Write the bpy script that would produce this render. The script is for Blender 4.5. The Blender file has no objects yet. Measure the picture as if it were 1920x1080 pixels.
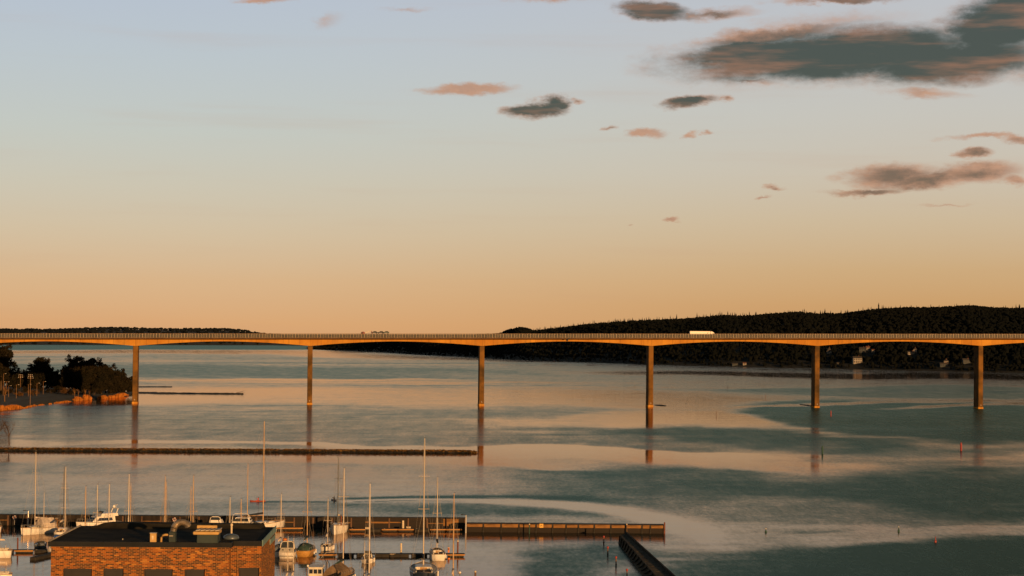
import bpy, math, random
import numpy as np
from mathutils import Vector, Matrix

R = math.radians
sc = bpy.context.scene
COL = sc.collection
random.seed(7)
rng = np.random.default_rng(11)

# ------------------------------------------------------------------ camera
F = 3800.0            # focal length in pixels of a 1920 wide picture
H = 41.3              # eye height above the water
PITCH = math.atan(100.6 / F)
ROLL = R(0.545)
cam_d = bpy.data.cameras.new('camera')
cam = bpy.data.objects.new('camera', cam_d)
COL.objects.link(cam)
cam_d.sensor_width = 36.0
cam_d.lens = 36.0 * F / 1920.0
cam_d.clip_start = 1.0
cam_d.clip_end = 200000.0
CAMR = Matrix.Rotation(R(90) + PITCH, 3, 'X') @ Matrix.Rotation(ROLL, 3, 'Z')
cam.matrix_world = Matrix.Translation((0, 0, H)) @ CAMR.to_4x4()
sc.camera = cam

# ------------------------------------------------------------------ light
EXPO = 0.5
SUN_EL, SUN_AZ = 5.5, 27.0        # sun low behind the camera, to its right
sc.view_settings.view_transform = 'Standard'
sc.view_settings.look = 'None'
sc.view_settings.exposure = EXPO
sc.view_settings.gamma = 1.0
sc.view_settings.use_curve_mapping = False
sun_dir = Vector((math.sin(R(SUN_AZ)) * math.cos(R(SUN_EL)), -math.cos(R(SUN_AZ)) * math.cos(R(SUN_EL)), math.sin(R(SUN_EL))))
sun_d = bpy.data.lights.new('sun', 'SUN')
sun_d.energy = 5.0
sun_d.angle = R(0.5)
sun_d.color = (1.0, 0.57, 0.23)
sun = bpy.data.objects.new('sun', sun_d)
COL.objects.link(sun)
sun.location = (0, -50, 200)
sun.rotation_euler = sun_dir.to_track_quat('Z', 'Y').to_euler()


def lin(c):
    c = c / 255.0
    return c / 12.92 if c <= 0.04045 else ((c + 0.055) / 1.055) ** 2.4


def S(r, g, b):
    return (lin(r), lin(g), lin(b))


def ray(u, v):
    return CAMR @ Vector(((u - 960) / F, -(v - 540) / F, -1.0))


def at_z(u, v, z=0.0):
    d = ray(u, v)
    t = (z - H) / d.z
    return Vector((d.x * t, d.y * t, z))


def at_Y(u, v, Y):
    d = ray(u, v)
    t = Y / d.y
    return Vector((d.x * t, Y, H + d.z * t))


def pix(p):
    q = CAMR.transposed() @ (Vector(p) - Vector((0, 0, H)))
    return 960 + F * q.x / -q.z, 540 - F * q.y / -q.z


# ------------------------------------------------------------------ world
world = bpy.data.worlds.new('World')
sc.world = world
world.use_nodes = True
wt = world.node_tree
wt.nodes.clear()


class NT:
    """short-hand for wiring nodes"""
    def __init__(self, tree):
        self.t = tree

    def n(self, typ, **kw):
        nd = self.t.nodes.new(typ)
        for k, val in kw.items():
            setattr(nd, k, val)
        return nd

    def set(self, sock, val):
        if hasattr(val, 'is_linked') or isinstance(val, bpy.types.NodeSocket):
            self.t.links.new(val, sock)
        else:
            sock.default_value = val

    def m(self, op, a, b=None, c=None, clamp=False):
        nd = self.n('ShaderNodeMath', operation=op)
        nd.use_clamp = clamp
        self.set(nd.inputs[0], a)
        if b is not None:
            self.set(nd.inputs[1], b)
        if c is not None:
            self.set(nd.inputs[2], c)
        return nd.outputs[0]

    def smooth(self, x, a, b, lo=0.0, hi=1.0):
        nd = self.n('ShaderNodeMapRange', interpolation_type='SMOOTHSTEP')
        self.set(nd.inputs[0], x)
        for i, val in enumerate((a, b, lo, hi)):
            nd.inputs[1 + i].default_value = val
        return nd.outputs[0]

    def mixc(self, f, a, b, blend='MIX'):
        nd = self.n('ShaderNodeMix', data_type='RGBA', blend_type=blend)
        self.set(nd.inputs[0], f)
        for sock, val in ((nd.inputs[6], a), (nd.inputs[7], b)):
            if isinstance(val, tuple):
                sock.default_value = (*val[:3], 1)
            else:
                self.t.links.new(val, sock)
        return nd.outputs[2]

    def comb(self, x, y, z=0.0):
        nd = self.n('ShaderNodeCombineXYZ')
        for i, val in enumerate((x, y, z)):
            self.set(nd.inputs[i], val)
        return nd.outputs[0]

    def noise(self, vec, scale, detail=4, rough=0.55, dist=0.0):
        nd = self.n('ShaderNodeTexNoise')
        if vec is not None:
            self.t.links.new(vec, nd.inputs['Vector'])
        nd.inputs['Scale'].default_value = scale
        nd.inputs['Detail'].default_value = detail
        nd.inputs['Roughness'].default_value = rough
        nd.inputs['Distortion'].default_value = dist
        return nd


W = NT(wt)
tc = W.n('ShaderNodeTexCoord')
sep = W.n('ShaderNodeSeparateXYZ')
wt.links.new(tc.outputs['Generated'], sep.inputs[0])
dx, dy, dz = sep.outputs
hyp = W.m('SQRT', W.m('ADD', W.m('MULTIPLY', dx, dx), W.m('MULTIPLY', dy, dy)))
tanel = W.m('DIVIDE', dz, W.m('MAXIMUM', hyp, 0.001))
elev = W.m('ARCTAN2', dz, hyp)
fac = W.m('SQRT', W.m('DIVIDE', W.m('MAXIMUM', elev, 0.0), math.pi / 2))
pq_q = W.m('MULTIPLY', tanel, F)
pq_p = W.m('MULTIPLY', W.m('DIVIDE', dx, W.m('MAXIMUM', dy, 0.05)), F)
front = W.smooth(dy, 0.10, 0.35)

STR = 0.10
KSKY = 1.0 / (2 ** EXPO) / STR


def qf(q):
    return math.sqrt(math.atan(q / F) / (math.pi / 2))


def ef(deg):
    return math.sqrt(deg / 90.0)


def ramp(stops):
    nd = W.n('ShaderNodeValToRGB')
    wt.links.new(fac, nd.inputs[0])
    cr = nd.color_ramp
    while len(cr.elements) > 1:
        cr.elements.remove(cr.elements[-1])
    for i, (pos, c) in enumerate(stops):
        e = cr.elements[0] if i == 0 else cr.elements.new(pos)
        e.position = pos
        e.color = (*S(*c), 1)
    return nd.outputs[0]


ramp_l = ramp([(0.0, (218, 162, 114)), (qf(30), (222, 170, 120)), (qf(110), (218, 180, 139)), (qf(200), (211, 191, 163)),
               (qf(290), (204, 197, 180)), (qf(390), (196, 200, 194)), (qf(520), (189, 198, 204)), (qf(640), (184, 194, 208)),
               (ef(13), (150, 164, 174)), (ef(18), (92, 110, 116)), (ef(28), (58, 74, 78)), (ef(50), (42, 56, 62)), (1.0, (34, 46, 54))])
ramp_r = ramp([(0.0, (200, 146, 92)), (qf(70), (205, 158, 106)), (qf(140), (206, 170, 126)), (qf(230), (206, 184, 154)),
               (qf(320), (204, 192, 175)), (qf(430), (200, 196, 188)), (qf(640), (192, 194, 199)),
               (ef(13), (146, 154, 160)), (ef(18), (88, 102, 104)), (ef(28), (54, 68, 70)), (ef(50), (40, 53, 58)), (1.0, (34, 46, 54))])
lr = W.m('MULTIPLY', W.smooth(pq_p, -700.0, 900.0), front)
skycol = W.mixc(lr, ramp_l, ramp_r)
# faint horizontal veils
veil = W.noise(W.comb(W.m('DIVIDE', pq_p, 900.0), W.m('DIVIDE', pq_q, 60.0)), 1.0, 4, 0.6)
veil_f = W.m('MULTIPLY', W.smooth(veil.outputs[0], 0.50, 0.80), 0.16)
skycol = W.mixc(veil_f, skycol, S(196, 150, 122))


def blob_field(blobs):
    """distance-like field of elliptical cloud banks (p, q in sky coordinates)"""
    w1 = W.noise(W.comb(W.m('DIVIDE', pq_p, 150.0), W.m('DIVIDE', pq_q, 60.0), 3.1), 1.0, 5, 0.62)
    w2 = W.noise(W.comb(W.m('DIVIDE', pq_p, 38.0), W.m('DIVIDE', pq_q, 20.0), 8.7), 1.0, 6, 0.68)
    cs1 = W.n('ShaderNodeSeparateColor'); wt.links.new(w1.outputs['Color'], cs1.inputs[0])
    cs2 = W.n('ShaderNodeSeparateColor'); wt.links.new(w2.outputs['Color'], cs2.inputs[0])

    def off(c1, a, c2, b):
        return W.m('ADD', W.m('MULTIPLY', W.m('SUBTRACT', c1, 0.5), a), W.m('MULTIPLY', W.m('SUBTRACT', c2, 0.5), b))
    pv = W.m('ADD', pq_p, off(cs1.outputs[0], 90.0, cs2.outputs[0], 34.0))
    qv = W.m('ADD', pq_q, off(cs1.outputs[1], 36.0, cs2.outputs[1], 20.0))
    vec = W.comb(pv, qv)
    tot = dark = None
    for (u, v, rx, ry, rot, dk, op) in blobs:
        d = ray(u, v)
        mp = W.n('ShaderNodeMapping', vector_type='TEXTURE')
        wt.links.new(vec, mp.inputs[0])
        mp.inputs[1].default_value = (d.x / d.y * F, d.z / math.hypot(d.x, d.y) * F, 0)
        mp.inputs[2].default_value = (0, 0, R(rot))
        mp.inputs[3].default_value = (rx, ry, 1)
        ln = W.n('ShaderNodeVectorMath', operation='LENGTH')
        wt.links.new(mp.outputs[0], ln.inputs[0])
        val = W.m('MULTIPLY', W.m('SUBTRACT', 1.0, ln.outputs['Value'], clamp=True), op)
        tot = val if tot is None else W.m('MAXIMUM', tot, val)
        if dk > 0:
            dv = W.m('MULTIPLY', val, dk)
            dark = dv if dark is None else W.m('MAXIMUM', dark, dv)
    return tot, dark, w1.outputs[0], w2.outputs[0]


CLOUDS = [  # u, v, radius u, radius v, tilt, darkness, opacity
    (1570, 102, 430, 66, 3, 1.0, 1.0), (1480, 108, 230, 48, -3, 1.0, 1.0), (1400, 98, 200, 38, 4, 0.8, 1.0), (1780, 112, 260, 58, 3, 1.0, 1.0),
    (1900, 40, 190, 80, 10, 1.0, 1.0), (1440, 66, 240, 26, 6, 0.25, 0.7), (2130, 70, 330, 130, 0, 1.0, 1.0),
    (2050, -170, 520, 120, 8, 0.9, 1.0), (1850, -420, 620, 140, 5, 0.8, 1.0), (2500, -320, 520, 220, 0, 0.9, 1.0),
    (1225, 20, 105, 24, -4, 0.85, 0.9), (1340, 26, 110, 16, 4, 0.4, 0.6), (1560, 2, 170, 12, 0, 0.4, 0.8),
    (885, 164, 104, 15, 1, 0.12, 0.85), (1003, 203, 80, 21, 7, 0.7, 1.0), (1045, 192, 38, 17, 0, 0.7, 0.9), (1086, 187, 26, 8, 0, 0.3, 0.55),
    (1292, 190, 66, 17, 10, 0.65, 0.95), (1350, 182, 22, 11, 0, 0.4, 0.7),
    (1213, 247, 44, 13, 0, 0.05, 0.8), (1292, 248, 24, 7, 0, 0.05, 0.6), (1326, 246, 16, 6, 0, 0.05, 0.55), (1145, 237, 24, 6, 8, 0.4, 0.5),
    (1672, 330, 125, 32, 2, 0.30, 0.95), (1735, 338, 130, 24, 3, 0.36, 0.95), (1830, 326, 120, 26, 2, 0.30, 0.95), (1620, 358, 110, 11, 1, 0.3, 0.8),
    (1905, 342, 40, 14, -8, 0.3, 0.7), (1827, 288, 46, 13, 0, 0.3, 0.9), (1845, 257, 110, 8, 0, 0.2, 0.6), (1910, 262, 44, 14, -5, 0.3, 0.75),
    (1730, 174, 120, 15, -4, 0.25, 0.5), (1400, 150, 110, 10, -10, 0.5, 0.5), (1455, 354, 28, 7, 0, 0.3, 0.6), (1432, 373, 20, 5, 0, 0.2, 0.6),
    (1256, 413, 22, 6, 0, 0.1, 0.8), (1170, 421, 10, 3, 0, 0.1, 0.5), (500, 1, 70, 9, 0, 0.05, 0.6), (610, 38, 50, 20, 20, 0.0, 0.28),
    (760, 17, 60, 8, 0, 0.0, 0.35), (1040, -6, 130, 12, 0, 0.1, 0.5), (1780, 386, 60, 4, 0, 0.1, 0.4), (1560, 40, 210, 26, 2, 0.1, 0.35),
]
tot, dark, nz1, nz2 = blob_field(CLOUDS)
tex = W.m('ADD', W.m('MULTIPLY', W.m('SUBTRACT', nz1, 0.5), 0.30), W.m('MULTIPLY', W.m('SUBTRACT', nz2, 0.5), 0.30))
dens = W.smooth(W.m('ADD', tot, W.m('MULTIPLY', tex, W.smooth(tot, 0.0, 0.12))), 0.0, 0.56)
dens = W.m('MULTIPLY', W.m('MULTIPLY', dens, front), 0.97)
streak = W.noise(W.comb(W.m('DIVIDE', pq_p, 260.0), W.m('DIVIDE', pq_q, 34.0), 1.7), 1.0, 4, 0.6)
dk = W.smooth(W.m('ADD', dark, W.m('MULTIPLY', W.m('SUBTRACT', streak.outputs[0], 0.5), 0.50)), -0.02, 0.55)
c_edge = W.mixc(W.smooth(nz2, 0.35, 0.7), S(184, 142, 120), S(198, 150, 122))
c_core = W.mixc(W.smooth(streak.outputs[0], 0.47, 0.72), S(60, 68, 64), S(140, 100, 78))
c_mid = W.mixc(W.smooth(nz2, 0.35, 0.7), S(122, 98, 84), S(158, 118, 96))
cloudcol = W.mixc(W.smooth(dk, 0.0, 0.45), c_edge, c_mid)
cloudcol = W.mixc(W.smooth(dk, 0.35, 0.9), cloudcol, c_core)
skycol = W.mixc(dens, skycol, cloudcol)
scl = W.n('ShaderNodeVectorMath', operation='SCALE')
wt.links.new(skycol, scl.inputs[0])
scl.inputs['Scale'].default_value = KSKY
nish = W.n('ShaderNodeTexSky', sky_type='NISHITA')
nish.sun_disc = False
nish.sun_elevation = R(SUN_EL)
nish.sun_rotation = R(180 - SUN_AZ)
final = W.mixc(0.06, scl.outputs[0], nish.outputs[0])
bg = W.n('ShaderNodeBackground')
wt.links.new(final, bg.inputs[0])
bg.inputs[1].default_value = STR
wo = W.n('ShaderNodeOutputWorld')
wt.links.new(bg.outputs[0], wo.inputs[0])

# ------------------------------------------------------------------ materials
MATS = {}


def mat(name, rgb, rough=0.6, metal=0.0, var=0.25, scale=1.5, bump=0.0, spec=0.3, stretch=(1, 1, 1), c2=None):
    if name in MATS:
        return MATS[name]
    m = bpy.data.materials.new(name)
    m.use_nodes = True
    T = NT(m.node_tree)
    b = m.node_tree.nodes['Principled BSDF']
    b.inputs['Roughness'].default_value = rough
    b.inputs['Metallic'].default_value = metal
    b.inputs['Specular IOR Level'].default_value = spec
    t = T.n('ShaderNodeTexCoord')
    mp = T.n('ShaderNodeMapping')
    mp.inputs[3].default_value = stretch
    m.node_tree.links.new(t.outputs['Object'], mp.inputs[0])
    nz = T.noise(mp.outputs[0], scale, 5, 0.6)
    lo = tuple(c * (1 - var) for c in rgb)
    hi = c2 if c2 else tuple(min(1, c * (1 + var)) for c in rgb)
    col = T.mixc(T.smooth(nz.outputs[0], 0.3, 0.7), lo, hi)
    m.node_tree.links.new(col, b.inputs['Base Color'])
    if bump > 0:
        bp = T.n('ShaderNodeBump')
        bp.inputs['Strength'].default_value = bump
        bp.inputs['Distance'].default_value = 0.05
        m.node_tree.links.new(nz.outputs[0], bp.inputs['Height'])
        m.node_tree.links.new(bp.outputs[0], b.inputs['Normal'])
    MATS[name] = m
    return m


def glass(name, rgb=(0.012, 0.014, 0.016)):
    return mat(name, rgb, 0.08, 0, 0.1, 1, spec=0.6)


M_WHITE = mat('gelcoat_white', (0.54, 0.48, 0.41), 0.3, var=0.10, spec=0.4)
M_CREAM = mat('gelcoat_cream', (0.44, 0.38, 0.29), 0.35, var=0.12)
M_DECK = mat('deck_beige', (0.36, 0.31, 0.25), 0.6, var=0.15)
M_NAVY = mat('navy_paint', (0.012, 0.018, 0.03), 0.35)
M_GREENHULL = mat('green_hull', (0.02, 0.035, 0.025), 0.4)
M_WOODHULL = mat('varnished_wood', (0.30, 0.15, 0.035), 0.4, stretch=(1, 1, 6))
M_MAST = mat('mast_alloy', (0.38, 0.30, 0.22), 0.45, 0.0, var=0.12, spec=0.5)
M_MASTW = mat('mast_wood', (0.34, 0.20, 0.09), 0.5, var=0.2)
M_MASTD = mat('mast_black', (0.02, 0.02, 0.02), 0.4)
M_WIRE = mat('rigging_wire', (0.16, 0.13, 0.10), 0.4)
M_STEEL = mat('stainless', (0.45, 0.40, 0.34), 0.25, 0.6, var=0.1)
M_GLASS = glass('dark_glass')
M_CANVAS_D = mat('canvas_dark', (0.014, 0.018, 0.022), 0.85)
M_CANVAS_G = mat('canvas_green', (0.018, 0.035, 0.028), 0.85)
M_CANVAS_GREY = mat('canvas_grey', (0.10, 0.11, 0.12), 0.85)
M_CANVAS_B = mat('canvas_beige', (0.42, 0.34, 0.27), 0.9, var=0.15)
M_CANVAS_BR = mat('canvas_brown', (0.12, 0.075, 0.04), 0.9, var=0.3)
M_CANVAS_BLUE = mat('canvas_blue', (0.02, 0.10, 0.40), 0.8)
M_RUBBER = mat('rubber', (0.012, 0.012, 0.012), 0.7)
M_ORANGE = mat('orange_plastic', (0.50, 0.14, 0.02), 0.5)
M_RED = mat('red_paint', (0.20, 0.025, 0.018), 0.45)
M_PILE = mat('pile_wood', (0.10, 0.05, 0.025), 0.8, var=0.4, scale=4, stretch=(3, 3, 0.4))
M_PILER = mat('pile_rust', (0.11, 0.032, 0.016), 0.7, var=0.4, scale=3, stretch=(2, 2, 0.5))
M_PALE = mat('pale_concrete', (0.42, 0.33, 0.22), 0.8, var=0.2, scale=3)
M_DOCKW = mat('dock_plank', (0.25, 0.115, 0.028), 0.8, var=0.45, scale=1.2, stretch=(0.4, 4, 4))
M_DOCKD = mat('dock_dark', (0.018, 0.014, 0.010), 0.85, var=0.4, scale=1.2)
M_WALLD = mat('mole_shade', (0.009, 0.007, 0.0045), 0.85, var=0.4, scale=0.35, stretch=(0.25, 1, 1.4), c2=(0.022, 0.012, 0.006))  # shade lying on the harbour walls, put into the base colour
M_WALLO = mat('mole_lit', (0.155, 0.070, 0.017), 0.85, var=0.5, scale=0.8, stretch=(0.4, 1, 1))  # sunlit orange of the harbour walls, put into the base colour
M_YELLOW = mat('yellow_sign', (0.50, 0.27, 0.04), 0.5, var=0.08)
M_KAYAK = mat('kayak_red', (0.26, 0.05, 0.025), 0.5)
M_SKIN = mat('skin', (0.38, 0.24, 0.17), 0.6, var=0.05)
M_BLACKCLOTH = mat('dark_clothing', (0.015, 0.015, 0.018), 0.9)
M_REDCLOTH = mat('red_clothing', (0.45, 0.05, 0.03), 0.9)
M_HAIR = mat('hair', (0.03, 0.02, 0.012), 0.8)

# ------------------------------------------------------------------ mesh building


class MB:
    def __init__(self):
        self.v = []
        self.f = []

    def add(self, vs, fs):
        o = len(self.v)
        self.v += [tuple(p) for p in vs]
        self.f += [tuple(i + o for i in f) for f in fs]
        return self

    def box(self, c, s, M=None):
        x, y, z = s[0] / 2, s[1] / 2, s[2] / 2
        vs = [Vector((a * x, b * y, d * z)) for a in (-1, 1) for b in (-1, 1) for d in (-1, 1)]
        if M is not None:
            vs = [M @ p for p in vs]
        vs = [p + Vector(c) for p in vs]
        return self.add(vs, [(0, 1, 3, 2), (4, 6, 7, 5), (0, 4, 5, 1), (2, 3, 7, 6), (0, 2, 6, 4), (1, 5, 7, 3)])

    def bev(self, c, s, r=0.05):
        """box with chamfered vertical and top edges"""
        x, y, z = s[0] / 2, s[1] / 2, s[2] / 2
        r = min(r, x * 0.8, y * 0.8, z * 0.8)

        def ring(xx, yy, zz, rr):
            return [(-xx + rr, -yy, zz), (xx - rr, -yy, zz), (xx, -yy + rr, zz), (xx, yy - rr, zz), (xx - rr, yy, zz), (-xx + rr, yy, zz), (-xx, yy - rr, zz), (-xx, -yy + rr, zz)]
        secs = [ring(x - r, y - r, -z, r), ring(x, y, -z + r, r), ring(x, y, z - r, r), ring(x - r, y - r, z, r)]
        secs = [[Vector(p) + Vector(c) for p in q] for q in secs]
        return self.loft(secs, True, True)

    def loft(self, secs, closed=True, caps=True):
        n = len(secs[0])
        vs = [p for s in secs for p in s]
        fs = []
        for i in range(len(secs) - 1):
            for j in range(n if closed else n - 1):
                k = (j + 1) % n
                fs.append((i * n + j, i * n + k, (i + 1) * n + k, (i + 1) * n + j))
        if caps:
            fs.append(tuple(range(n))[::-1])
            fs.append(tuple((len(secs) - 1) * n + j for j in range(n)))
        return self.add(vs, fs)

    def tube(self, pts, r, n=6, caps=True):
        pts = [Vector(p) for p in pts]
        secs = []
        for i, p in enumerate(pts):
            a = pts[max(i - 1, 0)]
            b = pts[min(i + 1, len(pts) - 1)]
            d = (b - a).normalized()
            up = Vector((0, 0, 1)) if abs(d.z) < 0.9 else Vector((1, 0, 0))
            x = d.cross(up).normalized()
            y = d.cross(x)
            rr = r[i] if isinstance(r, (list, tuple)) else r
            secs.append([p + (x * math.cos(t) + y * math.sin(t)) * rr for t in [2 * math.pi * k / n for k in range(n)]])
        return self.loft(secs, True, caps)

    def prism(self, poly, z0, z1):
        secs = [[(x, y, z0) for x, y in poly], [(x, y, z1) for x, y in poly]]
        return self.loft(secs, True, True)

    def lathe(self, prof, n=12, c=(0, 0, 0)):
        secs = [[(c[0] + r * math.cos(2 * math.pi * k / n), c[1] + r * math.sin(2 * math.pi * k / n), c[2] + z) for k in range(n)] for r, z in prof]
        return self.loft(secs, True, True)

    def build(self, name, m, parent=None, smooth=False, label=None, kind=None, loc=None):
        me = bpy.data.meshes.new(name)
        me.from_pydata(self.v, [], self.f)
        me.materials.append(m)
        if smooth:
            me.polygons.foreach_set('use_smooth', [True] * len(me.polygons))
        me.update()
        o = bpy.data.objects.new(name, me)
        COL.objects.link(o)
        if parent:
            o.parent = parent
        if loc is not None:
            o.location = loc
        if label:
            o['label'] = label
        if kind:
            o['kind'] = kind
        return o


def thing(name, label, cat, loc=(0, 0, 0), rz=0.0, group=None):
    o = bpy.data.objects.new(name, None)
    COL.objects.link(o)
    o.location = loc
    o.rotation_euler = (0, 0, rz)
    o.empty_display_size = 0.3
    o['label'] = label
    o['category'] = cat
    if group:
        o['group'] = group
    return o


def tag(o, label, cat, group=None):
    o['label'] = label
    o['category'] = cat
    if group:
        o['group'] = group
    return o


def clone(o, parent, loc=None, rot=None):
    c = o.copy()
    COL.objects.link(c)
    c.parent = parent
    if loc is not None:
        c.location = loc
    if rot is not None:
        c.rotation_euler = rot
    return c


# value noise for baking attributes and shaping outlines
def vnoise(x, y, seed):
    r = np.random.default_rng(seed)
    g = r.random((257, 257))
    xi = np.floor(x).astype(int)
    yi = np.floor(y).astype(int)
    fx = x - xi
    fy = y - yi
    fx = fx * fx * (3 - 2 * fx)
    fy = fy * fy * (3 - 2 * fy)
    a = g[xi % 257, yi % 257]
    b = g[(xi + 1) % 257, yi % 257]
    c = g[xi % 257, (yi + 1) % 257]
    d = g[(xi + 1) % 257, (yi + 1) % 257]
    return (a * (1 - fx) + b * fx) * (1 - fy) + (c * (1 - fx) + d * fx) * fy


def fbm(x, y, seed, o=4):
    t = 0
    amp = 0.5
    for k in range(o):
        t = t + amp * vnoise(x * 2 ** k + 17 * k, y * 2 ** k + 5 * k, seed + k)
        amp *= 0.5
    return t / (1 - 0.5 ** o)


# ================================================================== SETTING: water
def make_water():
    # fan of rows (by distance) and columns (by bearing); the ripple attribute lives on the water surface
    offs = np.concatenate([np.array([1.2, 2, 3, 4, 5, 6, 7, 8]), np.arange(9, 120, 0.8), np.arange(120, 470, 1.3), np.array([480, 520, 600, 800, 1500, 4000, 12000])])
    Yd = F * H / offs
    az = np.concatenate([np.linspace(-1.25, -0.30, 20), np.linspace(-0.29, 0.29, 620), np.linspace(0.30, 1.25, 20)])
    X = Yd[:, None] * np.tan(az)[None, :]
    Y = np.repeat(Yd[:, None], len(az), 1)
    # pixel coordinates of each vertex, only used to find which patch of the fjord it is
    Rm = np.array(CAMR.transposed())
    P = np.stack([X, Y, np.full_like(X, -H)], -1) @ Rm.T
    u = 960 + F * P[..., 0] / -P[..., 2]
    v = 540 - F * P[..., 1] / -P[..., 2]
    wx = fbm(u / 330, v / 26, 3, 4) - 0.5
    wy = fbm(u / 260 + 40, v / 22, 9, 4) - 0.5
    depthk = np.clip((v - 640) / 140, 0.10, 1.3)
    uu = u + wx * 230
    vv = v + wy * 22 * depthk
    rip = 0.46 + (fbm(u / 520, v / (10 * np.clip(depthk, .3, 1.5)), 21, 5) - 0.5) * 0.75

    def ss(x, a, b):
        t = np.clip((x - a) / (b - a), 0, 1)
        return t * t * (3 - 2 * t)

    def ell(cu, cv, ru, rv, rot=0.0, soft=0.5):
        c, s = math.cos(R(rot)), math.sin(R(rot))
        a = uu - cu
        b = vv - cv
        x = (a * c + b * s) / ru
        y = (-a * s + b * c) / rv
        return 1 - ss(np.sqrt(x * x + y * y), 1 - soft, 1 + soft)
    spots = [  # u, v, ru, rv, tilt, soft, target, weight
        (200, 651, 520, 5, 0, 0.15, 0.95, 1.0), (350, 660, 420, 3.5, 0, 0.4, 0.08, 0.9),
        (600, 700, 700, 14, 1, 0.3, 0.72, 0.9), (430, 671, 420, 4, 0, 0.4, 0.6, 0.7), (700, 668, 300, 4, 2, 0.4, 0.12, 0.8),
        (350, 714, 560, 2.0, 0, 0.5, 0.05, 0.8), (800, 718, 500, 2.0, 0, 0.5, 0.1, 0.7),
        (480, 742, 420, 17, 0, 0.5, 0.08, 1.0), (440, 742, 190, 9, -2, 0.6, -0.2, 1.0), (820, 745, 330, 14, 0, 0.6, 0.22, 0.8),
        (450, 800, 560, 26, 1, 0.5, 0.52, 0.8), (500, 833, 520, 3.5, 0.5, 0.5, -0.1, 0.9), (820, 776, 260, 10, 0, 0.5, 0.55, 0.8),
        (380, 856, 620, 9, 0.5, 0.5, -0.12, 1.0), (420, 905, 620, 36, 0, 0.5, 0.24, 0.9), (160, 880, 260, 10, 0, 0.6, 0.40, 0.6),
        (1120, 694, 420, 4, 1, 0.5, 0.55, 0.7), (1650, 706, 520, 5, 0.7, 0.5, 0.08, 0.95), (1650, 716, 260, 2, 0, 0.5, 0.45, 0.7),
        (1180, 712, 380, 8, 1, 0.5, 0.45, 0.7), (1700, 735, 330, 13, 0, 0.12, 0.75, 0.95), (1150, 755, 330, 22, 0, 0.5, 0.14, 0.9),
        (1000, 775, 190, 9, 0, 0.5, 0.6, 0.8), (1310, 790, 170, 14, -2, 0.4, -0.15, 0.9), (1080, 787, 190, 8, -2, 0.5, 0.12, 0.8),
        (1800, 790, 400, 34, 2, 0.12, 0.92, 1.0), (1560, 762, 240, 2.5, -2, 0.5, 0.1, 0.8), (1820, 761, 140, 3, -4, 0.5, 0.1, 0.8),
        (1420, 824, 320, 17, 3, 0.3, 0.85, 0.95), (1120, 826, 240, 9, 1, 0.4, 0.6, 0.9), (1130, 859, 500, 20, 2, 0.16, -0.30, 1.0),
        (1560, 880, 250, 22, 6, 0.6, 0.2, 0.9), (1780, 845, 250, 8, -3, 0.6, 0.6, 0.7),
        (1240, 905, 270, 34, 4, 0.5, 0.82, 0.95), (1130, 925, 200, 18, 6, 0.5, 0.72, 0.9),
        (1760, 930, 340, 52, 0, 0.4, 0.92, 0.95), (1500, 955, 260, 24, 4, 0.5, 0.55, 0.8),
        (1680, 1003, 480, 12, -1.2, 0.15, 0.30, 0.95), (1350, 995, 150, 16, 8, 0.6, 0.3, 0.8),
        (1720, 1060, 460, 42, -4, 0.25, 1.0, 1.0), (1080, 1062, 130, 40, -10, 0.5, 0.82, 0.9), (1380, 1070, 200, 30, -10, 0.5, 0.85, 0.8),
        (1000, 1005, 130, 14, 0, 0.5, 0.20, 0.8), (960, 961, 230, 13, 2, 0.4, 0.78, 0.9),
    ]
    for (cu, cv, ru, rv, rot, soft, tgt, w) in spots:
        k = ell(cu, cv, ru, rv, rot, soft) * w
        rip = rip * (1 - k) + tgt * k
    # curved track left by the paddlers
    tr = np.array([[640, 938.5], [760, 936], [900, 937], [1000, 941], [1100, 948], [1180, 960], [1260, 980], [1340, 1004]])
    vt = np.interp(u, tr[:, 0], tr[:, 1])
    on = ss(u, 630, 660) * (1 - ss(u, 1260, 1400))
    wid = np.interp(u, [640, 900, 1150, 1350], [1.4, 3.4, 8.5, 22.0])
    k = np.exp(-((v - vt - 2) / wid) ** 2) * on
    rip = rip * (1 - k) - 0.32 * k
    k = np.exp(-((v - vt + wid * 1.5 + 1) / (wid * 0.6 + 0.8)) ** 2) * on * (1 - ss(u, 1050, 1250))
    rip = rip * (1 - k * 0.9) + 1.0 * k * 0.9
    k = np.exp(-((v - 941) / 1.0) ** 2) * ss(u, 478, 495) * (1 - ss(u, 600, 640))
    rip = rip * (1 - k) + 1.0 * k
    for dv_, u_a, u_b in ((-3.0, 640, 1000), (2.6, 650, 960), (8.5, 632, 760)):
        k = np.exp(-((v - vt - dv_) / 0.9) ** 2) * ss(u, u_a, u_a + 20) * (1 - ss(u, u_b - 150, u_b)) * (0.55 + 0.9 * fbm(u / 14, v / 3, 71, 2)).clip(0, 1)
        rip = rip * (1 - k) + 1.0 * k
    # sheltered harbour water
    k = ss(v, 985, 1000) * (1 - ss(u, 930, 1010))
    rip = rip * (1 - k) + (0.10 + 0.15 * (fbm(u / 40, v / 5, 33, 3))) * k
    rip = np.clip(rip + (fbm(u / 60, v / (3 * depthk + .6), 55, 3) - 0.5) * 0.22, -0.35, 1)
    vs = np.stack([X, Y, np.zeros_like(X)], -1).reshape(-1, 3)
    nr, nc = X.shape
    idx = np.arange(nr * nc).reshape(nr, nc)
    fs = np.stack([idx[:-1, :-1], idx[1:, :-1], idx[1:, 1:], idx[:-1, 1:]], -1).reshape(-1, 4)
    me = bpy.data.meshes.new('water')
    me.from_pydata(vs.tolist(), [], fs.tolist())
    at = me.attributes.new('ripple', 'FLOAT', 'POINT')
    at.data.foreach_set('value', rip.reshape(-1).astype(np.float32))
    me.update()
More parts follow.
